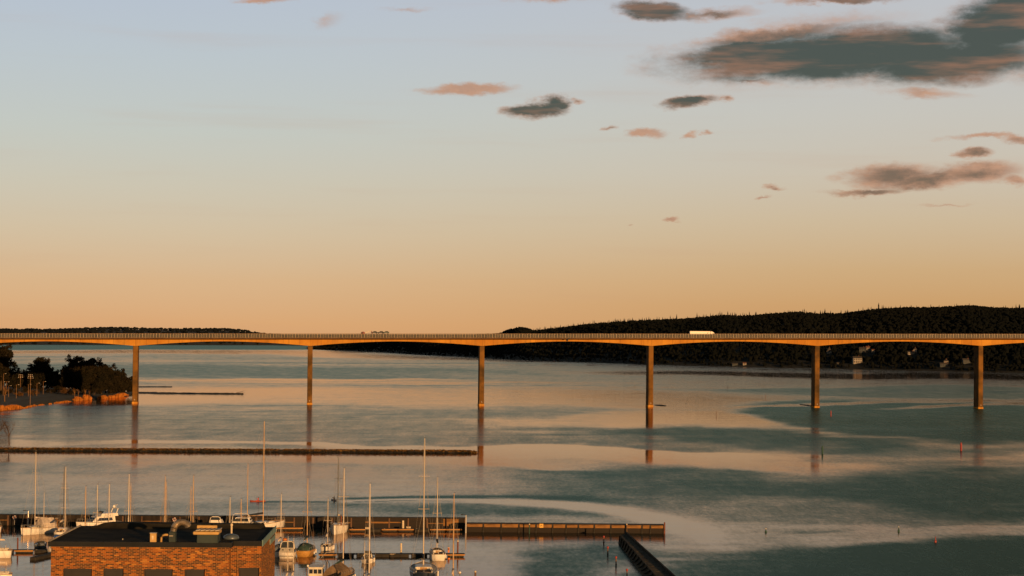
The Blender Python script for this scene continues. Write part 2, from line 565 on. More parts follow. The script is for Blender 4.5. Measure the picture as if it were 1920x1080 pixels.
    o = bpy.data.objects.new('water', me)
    COL.objects.link(o)
    o['kind'] = 'structure'
    m = bpy.data.materials.new('fjord_water')
    m.use_nodes = True
    T = NT(m.node_tree)
    L = m.node_tree.links
    m.node_tree.nodes.remove(m.node_tree.nodes['Principled BSDF'])
    b = T.n('ShaderNodeBsdfAnisotropic')
    a = T.n('ShaderNodeAttribute', attribute_name='ripple')
    geo = T.n('ShaderNodeNewGeometry')
    mp = T.n('ShaderNodeMapping')
    L.new(geo.outputs['Position'], mp.inputs[0])
    mp.inputs[3].default_value = (0.10, 0.016, 1)
    gr = T.noise(mp.outputs[0], 1.0, 7, 0.78)
    mpf = T.n('ShaderNodeMapping')
    L.new(geo.outputs['Position'], mpf.inputs[0])
    mpf.inputs[3].default_value = (0.9, 0.22, 1)
    gf = T.noise(mpf.outputs[0], 1.0, 4, 0.7)
    a_f = T.m('ADD', a.outputs['Fac'], T.m('MULTIPLY', T.m('SUBTRACT', gf.outputs[0], 0.5), 0.60))
    rr = T.m('ADD', a_f, T.m('MULTIPLY', T.m('SUBTRACT', gr.outputs[0], 0.5), 0.62), clamp=True)
    rough = T.m('ADD', 0.05, T.m('MULTIPLY', T.m('POWER', rr, 1.2), 0.24))
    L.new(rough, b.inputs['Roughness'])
    w1 = T.n('ShaderNodeMapping')
    L.new(geo.outputs['Position'], w1.inputs[0])
    w1.inputs[3].default_value = (0.55, 0.9, 1)
    n1 = T.noise(w1.outputs[0], 0.45, 4, 0.6)
    n2 = T.noise(w1.outputs[0], 0.06, 3, 0.6)
    hgt = T.m('ADD', T.m('MULTIPLY', n1.outputs[0], 0.55), T.m('MULTIPLY', n2.outputs[0], 1.2))
    bp = T.n('ShaderNodeBump')
    L.new(T.m('ADD', 0.09, T.m('MULTIPLY', rr, 0.10)), bp.inputs['Strength'])
    bp.inputs['Distance'].default_value = 0.5
    L.new(hgt, bp.inputs['Height'])
    L.new(bp.outputs[0], b.inputs['Normal'])
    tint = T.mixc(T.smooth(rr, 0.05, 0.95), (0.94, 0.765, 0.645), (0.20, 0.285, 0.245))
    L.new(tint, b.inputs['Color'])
    body = T.n('ShaderNodeBsdfDiffuse')
    body.inputs['Color'].default_value = (0.012, 0.030, 0.026, 1)
    fr = T.n('ShaderNodeFresnel')
    fr.inputs['IOR'].default_value = 1.333
    mx = T.n('ShaderNodeMixShader')
    L.new(fr.outputs[0], mx.inputs[0])
    L.new(body.outputs[0], mx.inputs[1])
    L.new(b.outputs[0], mx.inputs[2])
    L.new(mx.outputs[0], [q for q in m.node_tree.nodes if q.type == 'OUTPUT_MATERIAL'][0].inputs[0])
    me.materials.append(m)
    return o


make_water()

# ================================================================== SETTING: hills
M_HILL = mat('hill_ground', (0.007, 0.007, 0.005), 0.95, var=0.4, scale=0.01)


def interp(pts, x):
    return float(np.interp(x, [p[0] for p in pts], [p[1] for p in pts]))


R_SHORE = [(480, 653.5), (590, 655.5), (700, 660), (800, 666), (900, 671), (1000, 676), (1215, 683.5), (1350, 687), (1534, 690.5), (1700, 694), (1836, 697), (2200, 704)]
R_SKY = [(480, 658), (575, 656), (600, 648), (640, 638), (700, 629), (760, 626.5), (870, 627), (935, 624), (955, 616), (975, 612), (990, 614), (1000, 618), (1060, 611), (1110, 605), (1150, 602), (1200, 599),
         (1260, 597), (1300, 595), (1358, 589), (1387, 591), (1429, 588), (1494, 583), (1532, 586), (1581, 586), (1639, 578), (1704, 575), (1752, 575), (1820, 571.5), (1865, 576), (1920, 576), (2200, 580)]
L_SHORE = [(-300, 646), (0, 646.5), (250, 647), (500, 647.5), (800, 650), (1100, 653)]
L_SKY = [(-300, 619), (0, 617), (40, 617), (100, 618), (150, 616), (190, 614), (240, 615), (300, 616), (380, 616.5), (430, 616.5), (455, 619), (490, 625), (560, 630), (700, 636), (1100, 646)]


class Hill:
    def __init__(self, shore, sky, depth, treeh):
        self.shore, self.sky, self.depth, self.treeh = shore, sky, depth, treeh

    def pt(self, u, t):
        s = at_z(u, interp(self.shore, u), 0.0)
        Yr = s.y + self.depth * (s.y / 4000.0) ** 0.6
        top = at_Y(u, interp(self.sky, u), Yr)
        zr = max(top.z - self.treeh, 3.0)
        if t <= 1:
            k = math.sin(t * math.pi / 2) ** 0.9
        else:
            k = 1 - (t - 1) * 0.6
        Y = s.y + (Yr - s.y) * t
        dirx = s.x / s.y + (top.x / top.y - s.x / s.y) * min(t, 1)
        return Vector((dirx * Y, Y, -0.6 + (zr + 0.6) * k))

    def find(self, u, v):
        best = None
        for i in range(200):
            p = self.pt(u, i / 200)
            e = abs(pix(p)[1] - v)
            if best is None or e < best[0]:
                best = (e, p)
        return best[1]

    def mesh(self, u0, u1, step, name):
        us = list(range(u0, u1 + 1, step))
        ts = [0, .04, .1, .2, .3, .4, .5, .6, .7, .8, .9, 1, 1.15, 1.3]
        vs = [self.pt(u, t) for t in ts for u in us]
        n = len(us)
        fs = [(i * n + j, i * n + j + 1, (i + 1) * n + j + 1, (i + 1) * n + j) for i in range(len(ts) - 1) for j in range(n - 1)]
        return MB().add(vs, fs).build(name, M_HILL, smooth=True, kind='structure')


right_hill = Hill(R_SHORE, R_SKY, 1000.0, 10.0)
left_hill = Hill(L_SHORE, L_SKY, 900.0, 10.0)
right_hill.mesh(575, 2200, 20, 'hill')
left_hill.mesh(-300, 1100, 25, 'hill')

# low-poly tree shapes for the far woods
def conifer_shape(r):
    vs, fs = [], []
    for k, (z0, z1, rad) in enumerate([(0.08, 0.55, 0.17), (0.32, 0.78, 0.125), (0.58, 1.0, 0.08)]):
        o = len(vs)
        a0 = r.random() * 6
        for j in range(6):
            a = a0 + j * math.pi / 3
            q = rad * (0.8 + 0.4 * r.random())
            vs.append((q * math.cos(a), q * math.sin(a), z0 - 0.03 + 0.06 * r.random()))
        vs.append((0, 0, z1))
        fs += [(o + j, o + (j + 1) % 6, o + 6) for j in range(6)]
    return np.array(vs), fs


def broad_shape(r):
    vs, fs = [], []
    rows, n = 4, 7
    for i in range(rows):
        ph = (i + 0.5) / rows * math.pi
        for j in range(n):
            a = 2 * math.pi * (j + 0.5 * (i % 2)) / n
            q = math.sin(ph) * 0.40 * (0.75 + 0.5 * r.random())
            vs.append((q * math.cos(a), q * math.sin(a), 0.52 - 0.46 * math.cos(ph) * (0.85 + 0.3 * r.random())))
    for i in range(rows - 1):
        for j in range(n):
            fs.append((i * n + j, i * n + (j + 1) % n, (i + 1) * n + (j + 1) % n, (i + 1) * n + j))
    fs.append(tuple(range((rows - 1) * n, rows * n)))
    fs.append(tuple(range(n))[::-1])
    return np.array(vs), fs


_r = random.Random(5)
CON = [conifer_shape(_r) for _ in range(6)]
BRO = [broad_shape(_r) for _ in range(6)]


def woods(name, items, m):
    V, Fs, o = [], [], 0
    for (p, h, wk, con) in items:
        s, f = _r.choice(CON if con else BRO)
        a = _r.random() * 6.28
        c, sn = math.cos(a), math.sin(a)
        x = (s[:, 0] * c - s[:, 1] * sn) * h * wk + p[0]
        y = (s[:, 0] * sn + s[:, 1] * c) * h * wk + p[1]
        z = s[:, 2] * h + p[2] - 0.6
        V.append(np.stack([x, y, z], 1))
        Fs += [tuple(i + o for i in q) for q in f]
        o += len(s)
    mb = MB()
    mb.v = np.concatenate(V).tolist()
    mb.f = Fs
    return mb.build(name, m, kind='stuff')


def mat_foliage(name, c1, c2, scale):
    m = mat(name, c1, 0.95, 0, 0.0, scale, spec=0.05, c2=c2)
    return m


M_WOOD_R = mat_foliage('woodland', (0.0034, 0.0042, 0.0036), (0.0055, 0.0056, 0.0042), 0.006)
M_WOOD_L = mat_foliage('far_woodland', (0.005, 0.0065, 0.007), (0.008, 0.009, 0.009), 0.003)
items = []
r2 = random.Random(21)
clear = [(1555, 660, 7, 4), (1607, 676, 11, 9), (1623, 658, 16, 5), (1712, 663, 12, 4), (1771, 684, 10, 4), (1812, 679, 9, 4), (1390, 683, 16, 4)]
for i in range(26000):
    u = r2.uniform(585, 2100)
    t = r2.random() ** 0.9
    p = right_hill.pt(u, 0.004 + t)
    pv = pix(p)[1]
    if any(abs(u - a) < c and b - 5 < pv < b + d + 6 for a, b, c, d in clear):
        continue
    con = r2.random() < (0.55 if 990 < u < 1650 else 0.2)
    h = r2.uniform(6, 10.5) if t > .05 else r2.uniform(3.5, 7)
    items.append((p, h, r2.uniform(0.85, 1.3) if con else r2.uniform(0.8, 1.2), con))
u = 590.0
while u < 2060:
    con = r2.random() < (0.9 if 990 < u < 1220 else 0.62 if u < 1700 else 0.25)
    if u < 985:
        con = False
    p = right_hill.pt(u, r2.uniform(0.93, 1.03))
    h = 10 * (r2.uniform(0.85, 1.75) if con else r2.uniform(0.85, 1.1))
    if con and r2.random() < 0.06:
        h *= 1.35
    items.append((p, h, r2.uniform(0.65, 0.95) if con else r2.uniform(0.7, 1.0), con))
    u += r2.uniform(1.2, 3.2)
woods('woodland', items, M_WOOD_R)
items = []
for i in range(1700):
    u = r2.uniform(-150, 900)
    p = left_hill.pt(u, r2.random() ** 0.7)
    items.append((p, r2.uniform(10, 20), r2.uniform(1.3, 2.2), False))
u = -150.0
while u < 620:
    items.append((left_hill.pt(u, r2.uniform(0.95, 1.0)), r2.uniform(9, 17), r2.uniform(1.3, 2.2), False))
    u += r2.uniform(1.5, 5.0)
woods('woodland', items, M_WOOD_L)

# ---------------------------------------------------------------- houses on the far slope
M_HWALL = mat('house_white', (0.18, 0.15, 0.12), 0.8, var=0.15, scale=0.3)
M_HGREY = mat('house_grey', (0.035, 0.038, 0.038), 0.8, var=0.2, scale=0.3)
M_HROOF = mat('house_roof', (0.035, 0.028, 0.024), 0.85, var=0.3, scale=0.4)
M_HRED = mat('house_roof_red', (0.09, 0.035, 0.02), 0.85, var=0.3, scale=0.4)


def house(u, v, w, d, hw, hr, rz, wall, roof, label, wins=3, storeys=1, chimney=True):
    p = right_hill.find(u, v)
    t = thing('house', label, 'house', p, rz, 'houses on the far wooded slope')
    MB().box((0, 0, hw / 2 - 1), (w, d, hw + 2)).build('wall', wall, t)
    e = 0.6
    a, b = w / 2 + e, d / 2 + e
    mb = MB()
    mb.loft([[(-a, -b, hw), (-a, b, hw), (-a, 0, hw + hr)], [(a, -b, hw), (a, b, hw), (a, 0, hw + hr)]], True, True)
    rf = mb.build('roof', roof, t)
    if chimney:
        MB().box((w * 0.2, 0, hw + hr + 0.3), (1.0, 1.0, 1.8)).build('chimney', M_HRED, rf)
    for s in range(storeys):
        z = hw * (s + 0.5) / storeys
        for k in range(wins):
            x = (k + 0.5) / wins * w - w / 2
            wf = MB().box((x, -d / 2 - 0.05, z), (w / wins * 0.55, 0.16, hw / storeys * 0.55)).build('window', M_HROOF, t)
            MB().box((x, -d / 2 - 0.15, z), (w / wins * 0.42, 0.06, hw / storeys * 0.42)).build('pane', M_GLASS, wf)
    return t


house(1555, 662, 8, 9, 3, 7, R(80), M_HWALL, M_HROOF, 'steep gabled small house just right of the second bridge pier from the right', 2, 1)
house(1607, 681, 15, 10, 8, 3.5, R(5), M_HWALL, M_HROOF, 'large pale two storey villa low on the slope above the shore', 4, 2)
house(1617, 661, 11, 9, 7, 3, R(-10), M_HGREY, M_HROOF, 'grey house high on the slope above the large pale villa', 3, 2)
house(1627, 657, 7, 7, 5, 3, R(10), M_HWALL, M_HRED, 'small bright house with red roof beside the grey house', 2, 1)
house(1637, 659.5, 5, 5, 3, 2, R(0), M_HWALL, M_HRED, 'tiny bright shed at the right end of the upper house row', 1, 1, False)
house(1708, 664, 12, 7, 3, 2.2, R(0), M_HWALL, M_HROOF, 'long low white house alone in the middle of the right hand span', 5, 1)
house(1716, 661, 5, 6, 5, 3, R(70), M_HWALL, M_HROOF, 'narrow gabled house at the right end of the long low white house', 1, 1)
house(1770, 686, 13, 7, 3, 2.4, R(-6), M_HGREY, M_HROOF, 'grey waterside house nearest the shore left of the rightmost pier', 4, 1)
house(1774, 682, 5, 6, 5, 3, R(60), M_HWALL, M_HROOF, 'pale gabled cottage just above the grey waterside house', 1, 1)
house(1812, 680, 13, 8, 4.5, 3, R(4), M_HGREY, M_HROOF, 'dim grey house among trees just left of the rightmost bridge pier', 4, 1)
house(1396, 683.5, 6, 5, 2.6, 1.8, R(0), M_HWALL, M_HRED, 'little lit boathouse on the far shore left of the truck pier', 1, 1, False)
house(1378, 684, 10, 5, 2.4, 1.4, R(0), M_HGREY, M_HROOF, 'low grey boathouse on the far shore beside the lit one', 3, 1, False)
house(1571, 683.5, 3.5, 4, 2.6, 1.4, R(0), M_HWALL, M_HROOF, 'tiny white hut on the far shore left of the large pale villa', 1, 1, False)

# ================================================================== SETTING: wooded point on the left
M_LAND = mat('point_grass', (0.014, 0.014, 0.007), 0.95, var=0.4, scale=0.15, c2=(0.026, 0.020, 0.009))
M_PATH = mat('path_tarmac', (0.022, 0.023, 0.017), 0.9, var=0.15, scale=0.3)
M_MUD = mat('shore_mud', (0.024, 0.020, 0.014), 0.8, var=0.4, scale=0.2)
SH = [(-60, 780), (0, 770.5), (48, 766), (70, 761), (100, 757.5), (135, 753), (165, 750), (200, 747.5), (232, 744.5), (250, 741.5), (262, 739.5)]
shore = [at_z(u, v) for u, v in SH]


def shore_pt(u):
    v = interp(SH, u)
    return at_z(u, v)


def land_z(d):
    return -0.4 + 2.0 * min(1, d / 9.0) + 0.9 * min(1, max(0, d - 9) / 60.0) + 0.3 * max(0, (d - 69)) / 100


def land_pt(u, d, dz=0.0):
    s = shore_pt(u)
    k = max(0.05, min(1, (262 - u) / 90))
    return Vector((s.x - d * 0.55 * k, s.y + d * k, land_z(d * k) + dz))


def land_solve(u, d):
    lo, hi = -60.0, 330.0
    for _ in range(40):
        m_ = (lo + hi) / 2
        if pix(land_pt(m_, d))[0] < u:
            lo = m_
        else:
            hi = m_
    return land_pt(lo, d)


us = list(range(-60, 263, 7))
ds = [0, 2, 4.5, 9, 20, 40, 70, 120, 200, 320]
MB().add([land_pt(u, d) for d in ds for u in us],
         [(i * len(us) + j, i * len(us) + j + 1, (i + 1) * len(us) + j + 1, (i + 1) * len(us) + j) for i in range(len(ds) - 1) for j in range(len(us) - 1)]
         ).build('land', M_LAND, smooth=True, kind='structure')
mb = MB()
pu = list(range(-60, 150, 6))
pth = []
for u in pu:
    d0 = 30 + 0.10 * max(0, u)
    pth.append((land_pt(u, d0, 0.06), land_pt(u, d0 + 18, 0.06)))
mb.add([p for q in pth for p in q], [(2 * i, 2 * i + 2, 2 * i + 3, 2 * i + 1) for i in range(len(pth) - 1)])
mb.build('path', M_PATH, kind='structure')


def sandbar(pts, name, h):
    """low spit: list of u, v, half width in metres"""
    secs = []
    for i, (u, v, w) in enumerate(pts):
        c = at_z(u, v)
        k = 0.8 + 0.4 * random.random()
        secs.append([(c.x, c.y - w, -0.4), (c.x, c.y - w * .5, h * 0.7 * k), (c.x, c.y, h * k), (c.x, c.y + w * .5, h * 0.7 * k), (c.x, c.y + w, -0.4)])
    MB().loft(secs, False, False).build(name, M_MUD, smooth=False, kind='structure')


sandbar([(236 + 4 * i, 737.0 + 0.035 * i - (0.6 if i < 14 else 0), (26 - 0.38 * i) if i < 54 else 3) for i in range(56)], 'sandbar', 0.85)
sandbar([(238 + 4 * i, 725.6, 14 - 0.45 * i) for i in range(22)], 'sandbar', 0.55)
b0 = at_z(447, 737.8)
tr = thing('fallen_branch', 'bare dead branch lying at the outer tip of the long dark sandbar', 'branch', b0)
MB().tube([(-1.5, 0, 0.6), (1, 0, 1.0), (3.5, 0, 1.9), (5, 0, 2.1)], [.16, .14, .1, .05], 5).build('stem', M_MUD, tr)
MB().tube([(1, 0, 1.0), (3.2, 0, 1.0), (5.5, 0, 0.7)], [.1, .08, .04], 5).build('twig', M_MUD, tr)

# reeds
M_REED = mat('reeds', (0.29, 0.098, 0.017), 0.9, var=0.35, scale=0.4, spec=0.05)
beds = [(-30, 47, 3.7, 5), (47, 70, 1.6, 2), (72, 84, 1.0, 2), (92, 98, 1.2, 2), (102, 134, 1.5, 2.5), (140, 156, 3.7, 5), (157, 173, 4.3, 5), (185, 203, 3.6, 4), (203, 220, 2.9, 4), (216, 233, 3.7, 4), (218, 244, 3.4, 18), (249, 256, 2.6, 2)]
for bi, (u0, u1, h, d) in enumerate(beds):
    mb = MB()
    width = (u1 - u0) * 0.31
    for k in range(int(width * 34 * min(1.6, d / 3))):
        u = random.uniform(u0, u1)
        edge = min(u - u0, u1 - u) / max(1.0, (u1 - u0) * 0.5)
        dd = random.uniform(0.2, d) if d < 10 else random.uniform(14, d)
        p = land_pt(u, dd)
        hh = h * 0.82 * random.uniform(0.65, 1.0) * (0.30 + 0.70 * min(1, edge * 2.5)) * (0.70 + 0.6 * fbm(np.array([u / 6.0]), np.array([bi * 3.1]), 4, 2)[0])
        a = random.random() * 3.14
        w = random.uniform(0.06, 0.16)
        lx, ly = random.uniform(-.5, .5), random.uniform(-.3, .3)
        ca, sa = math.cos(a) * w, math.sin(a) * w
        mb.add([(p.x - ca, p.y - sa, -0.3), (p.x + ca, p.y + sa, -0.3), (p.x + lx * .5 + ca * 1.2, p.y + ly * .5 + sa * 1.2, hh * .65), (p.x + lx, p.y + ly, hh), (p.x + lx * .5 - ca * 1.2, p.y + ly * .5 - sa * 1.2, hh * .65)], [(0, 1, 2, 3, 4)])
    mb.build('reeds', M_REED, kind='stuff')

# ---------------------------------------------------------------- trees of the point
M_BARK = mat('bark', (0.055, 0.032, 0.016), 0.95, var=0.4, scale=1.0, stretch=(3, 3, 0.5), spec=0.05)
M_LEAF = mat('crown_dark', (0.008, 0.0075, 0.0045), 0.95, 0, 0.0, 0.12, spec=0.02, c2=(0.019, 0.0135, 0.006))
M_LEAFG = mat('crown_grey_green', (0.010, 0.012, 0.010), 0.95, 0, 0.0, 0.3, spec=0.02, c2=(0.018, 0.018, 0.012))


def leaf_cloud(mb, c, rad, n, size, r):
    for _ in range(n):
        d = Vector((r.gauss(0, 1), r.gauss(0, 1), r.gauss(0, 1)))
        d = d.normalized() * (r.random() ** 0.45)
        p = c + Vector((d.x * rad[0], d.y * rad[1], d.z * rad[2]))
        s = size * r.uniform(0.6, 1.3)
        a = Vector((r.gauss(0, 1), r.gauss(0, 1), r.gauss(0, 1))).normalized()
        b = a.orthogonal().normalized()
        q = a.cross(b)
        mb.add([p + b * s, p + q * s * .45, p - b * s, p - q * s * .45], [(0, 1, 2, 3)])


def tree(base, height, width, label, seed, leaf, density=1.0, lowcrown=0.18, name='tree', leafsize=0.62, lean=0.0):
    r = random.Random(seed)
    t = thing(name, label, 'tree', base, 0, 'trees on the wooded point')
    tk = MB()
    th = height * 0.55
    pts = [Vector((0, 0, -0.5)), Vector((r.uniform(-.3, .3), 0, th * .4)), Vector((lean * .4 + r.uniform(-.5, .5), 0, th)), Vector((lean, 0, height * .9))]
    r0 = 0.022 * height
    tk.tube(pts, [r0 * 1.2, r0 * .85, r0 * .5, r0 * .12], 7)
    tips = []
    for k in range(9):
        f = r.uniform(0.25, 0.95)
        st = pts[1].lerp(pts[2], f) if f < .7 else pts[2].lerp(pts[3], r.random() * .7)
        a = k * 2.4 + r.random()
        ln = width * 0.5 * r.uniform(0.55, 0.95)
        e = st + Vector((math.cos(a) * ln, math.sin(a) * ln, height * r.uniform(0.10, 0.26)))
        e.z = min(e.z, height * 0.84)
        md = st.lerp(e, .5) + Vector((0, 0, height * .03))
        tk.tube([st, md, e], [r0 * .4, r0 * .25, r0 * .08], 5)
        tips.append(e)
        for j in range(2):
            a2 = a + r.uniform(-1, 1)
            e2 = md + Vector((math.cos(a2) * ln * .4, math.sin(a2) * ln * .4, height * r.uniform(.05, .15)))
            tk.tube([md, e2], [r0 * .18, r0 * .05], 4)
            tips.append(e2)
    tk.build('trunk', M_BARK, t)
    cr = MB()
    zc = height * (1 + lowcrown) / 2
    hz = height * (1 - lowcrown) / 2
    ncl = int(80 * density)
    for k in range(ncl):
        d = Vector((r.gauss(0, 1), r.gauss(0, 1), r.gauss(0, 1))).normalized() * (0.35 + 0.6 * r.random() ** .6)
        bulge = 1.0 if d.z < 0 else 0.95
        c = Vector((lean * .7 + d.x * width * .46 * bulge, d.y * width * .46, zc + d.z * hz * .9))
        s = width * r.uniform(.09, .16)
        leaf_cloud(cr, c, (s, s, s * .75), int(95 * density), leafsize, r)
    for e in tips:
        leaf_cloud(cr, e, (width * .09,) * 3, int(30 * density), leafsize, r)
    cr.build('crown', leaf, t)
    return t


def tree_px(u, vtop, wpx, d, label, seed, leaf, **k):
    """stand a tree on the point so that its top shows at (u, vtop)"""
    p = land_solve(u, d)
    top = at_Y(u, vtop, p.y)
    return tree(p, top.z - p.z, wpx * p.y / F, label, seed, leaf, **k)


tree_px(2, 628, 46, 150, 'tallest dark tree at the left edge rising behind the bridge deck', 1, M_LEAF, lowcrown=.05, density=1.5)
tree_px(-22, 640, 50, 110, 'dark broad tree cut by the left picture edge', 2, M_LEAF, lowcrown=.05, density=1.3)
tree_px(28, 676, 22, 170, 'slender thin crowned grey tree right of the tallest dark tree', 3, M_LEAFG, density=.7, leafsize=.38)
tree_px(44, 690, 14, 190, 'small sparse grey tree between slender tree and round tree', 4, M_LEAFG, density=.55, leafsize=.35)
tree_px(57, 679, 20, 190, 'sparse grey green tree hugging the left side of the round tree', 5, M_LEAFG, density=.6, leafsize=.38)
tree_px(78, 667, 44, 150, 'round dense tree standing alone left of the big clump', 6, M_LEAF, lowcrown=.02, density=1.25)
tree_px(104, 692, 22, 170, 'low bushy tree filling the gap left of the big clump', 7, M_LEAF, lowcrown=.0, density=.9)
tree_px(122, 684, 26, 120, 'lower shoulder tree at the left side of the big clump', 8, M_LEAF, lowcrown=.0)
tree_px(142, 663, 50, 110, 'tallest rounded tree of the big clump by the bridge pier', 9, M_LEAF, lowcrown=.02, density=1.5)
tree_px(172, 666, 50, 100, 'broad tree in the middle of the big clump', 10, M_LEAF, lowcrown=.02, density=1.5)
tree_px(198, 677, 46, 90, 'sloping crowned tree right of the middle of the big clump', 11, M_LEAF, lowcrown=.02, density=1.4)
tree_px(219, 692, 42, 80, 'lower spreading tree on the waterside flank of the big clump', 12, M_LEAF, lowcrown=.03, density=1.3)
tree_px(234, 707, 34, 62, 'lowest outermost tree leaning over the water left of the pier', 13, M_LEAF, lowcrown=.08, density=1.1, lean=3.0)
tree_px(156, 690, 40, 60, 'dark bushy tree in front of the big clump above the left reeds', 14, M_LEAF, lowcrown=.0, density=1.2)
tree_px(190, 698, 40, 52, 'dark bushy tree in front of the big clump above the middle reeds', 15, M_LEAF, lowcrown=.0, density=1.2)
for k_, (u_, vt_, w_, d_, lab_) in enumerate([
        (12, 688, 40, 175, 'dark bushy tree low behind the first street lamps'), (30, 700, 30, 150, 'dark low tree behind the floodlight masts'),
        (50, 697, 34, 165, 'dark low tree behind the short street lamp'), (66, 694, 34, 140, 'dark low tree under the left half of the round tree'),
        (90, 690, 34, 150, 'dark low tree under the right half of the round tree'), (110, 702, 30, 120, 'dark low tree at the left foot of the big clump'),
        (131, 688, 40, 90, 'dark tree filling the left half of the big clump'), (160, 676, 48, 85, 'dark tree filling the heart of the big clump'),
        (208, 700, 44, 60, 'dark tree filling the right half of the big clump'), (182, 684, 46, 70, 'dark tree before the heart of the big clump'),
        (226, 716, 34, 48, 'low dark tree above the outer reeds by the pier')]):
    tree_px(u_, vt_, w_, d_, lab_, 60 + k_, M_LEAF, lowcrown=.0, density=1.1)
M_BUSH = mat('bush_brown', (0.050, 0.026, 0.010), 0.95, 0, 0, .5, spec=0.03, c2=(0.085, 0.04, 0.014))


def bush(u, d, wpx, h, label, seed, m=M_BUSH):
    p = land_solve(u, d)
    r = random.Random(seed)
    t = thing('bush', label, 'bush', p, 0, 'bushes on the wooded point')
    w = wpx * p.y / F
    st = MB()
    for k in range(9):
        a = r.random() * 6.28
        st.tube([(0, 0, -.2), (math.cos(a) * w * .2, math.sin(a) * w * .2, h * .5), (math.cos(a) * w * .38, math.sin(a) * w * .38, h * .85)], [.09, .06, .02], 4)
    st.build('stem', M_BARK, t)
    cr = MB()
    for k in range(16):
        a = r.random() * 6.28
        q = r.random() ** .5 * .38
        leaf_cloud(cr, Vector((math.cos(a) * w * q, math.sin(a) * w * q, h * r.uniform(.25, .8) * (1.1 - q))), (w * .13, w * .13, h * .16), 60, .32, r)
    cr.build('crown', m, t)


bush(62, 62, 26, 5.0, 'reddish brown bush behind the street lamps', 1)
bush(124, 45, 24, 6.2, 'brown bush at the right end of the path', 2)
bush(36, 70, 20, 3.5, 'low brown bush at the left end of the lamp row', 3)
bush(95, 70, 26, 4.0, 'low dark bush between path end and round tree', 4, M_LEAF)

for k_, (u_, d_, w_, h_, lab_) in enumerate([(8, 95, 24, 5.5, 'dark bush behind the leftmost street lamp'), (25, 100, 22, 5.0, 'dark bush behind the short lamp'), (47, 98, 24, 5.5, 'dark bush between the two floodlight masts'),
                                     (74, 92, 26, 6.0, 'dark bush behind the rightmost lamps'), (108, 62, 26, 6.0, 'dark bush left of the brown bush at the path end'), (137, 34, 22, 5.0, 'dark bush behind the first tall reeds'), (176, 30, 26, 5.5, 'dark bush in the gap between the two reed clumps')]):
    bush(u_, d_, w_, h_, lab_, 40 + k_, M_LEAF)

# bare trunks seen against the clump
def bare_tree(base, height, label, seed, m, spread=0.35, levels=4, group='trees on the wooded point'):
    r = random.Random(seed)
    t = thing('bare_tree', label, 'tree', base, 0, group)
    tk, br = MB(), MB()

    def grow(p, d, ln, rad, lv):
        e = p + d * ln
        (tk if lv == 0 else br).tube([p, p.lerp(e, .5) + Vector((r.uniform(-.05, .05) * ln, 0, 0)), e], [rad, rad * .8, rad * .6], 5 if lv < 2 else 3, False)
        if lv >= levels:
            return
        for k in range(3 if lv else 5):
            st = p.lerp(e, r.uniform(.45, 1.0))
            nd = (d + Vector((r.uniform(-1, 1), r.uniform(-1, 1), r.uniform(-.1, .7))) * spread * 1.6).normalized()
            grow(st, nd, ln * r.uniform(.5, .72), rad * .5, lv + 1)
    grow(Vector((0, 0, -.3)), Vector((0, 0, 1)), height * .38, height * .018, 0)
    tk.build('trunk', m, t)
    br.build('branches', m, t)


M_LITBARK = mat('lit_bark', (0.16, 0.075, 0.025), 0.9, var=.3, scale=1, spec=.05)  # brighter copy of the bark with sunlight put into the colour
bare_tree(land_solve(9, 45), 15, 'bare leafless tree with orange lit limbs at left among the lamps', 3, M_LITBARK)
for k, (u, h) in enumerate([(140, 9), (147, 8), (160, 8.5), (168, 7)]):
    bare_tree(land_solve(u, 14), h, ['thin pale trunk leftmost before the big clump', 'thin pale forked trunk second from left before the big clump', 'orange lit trunk in front of the middle of the big clump', 'thin bare sapling right of the orange lit trunk'][k], 30 + k, M_LITBARK, .3, 3)

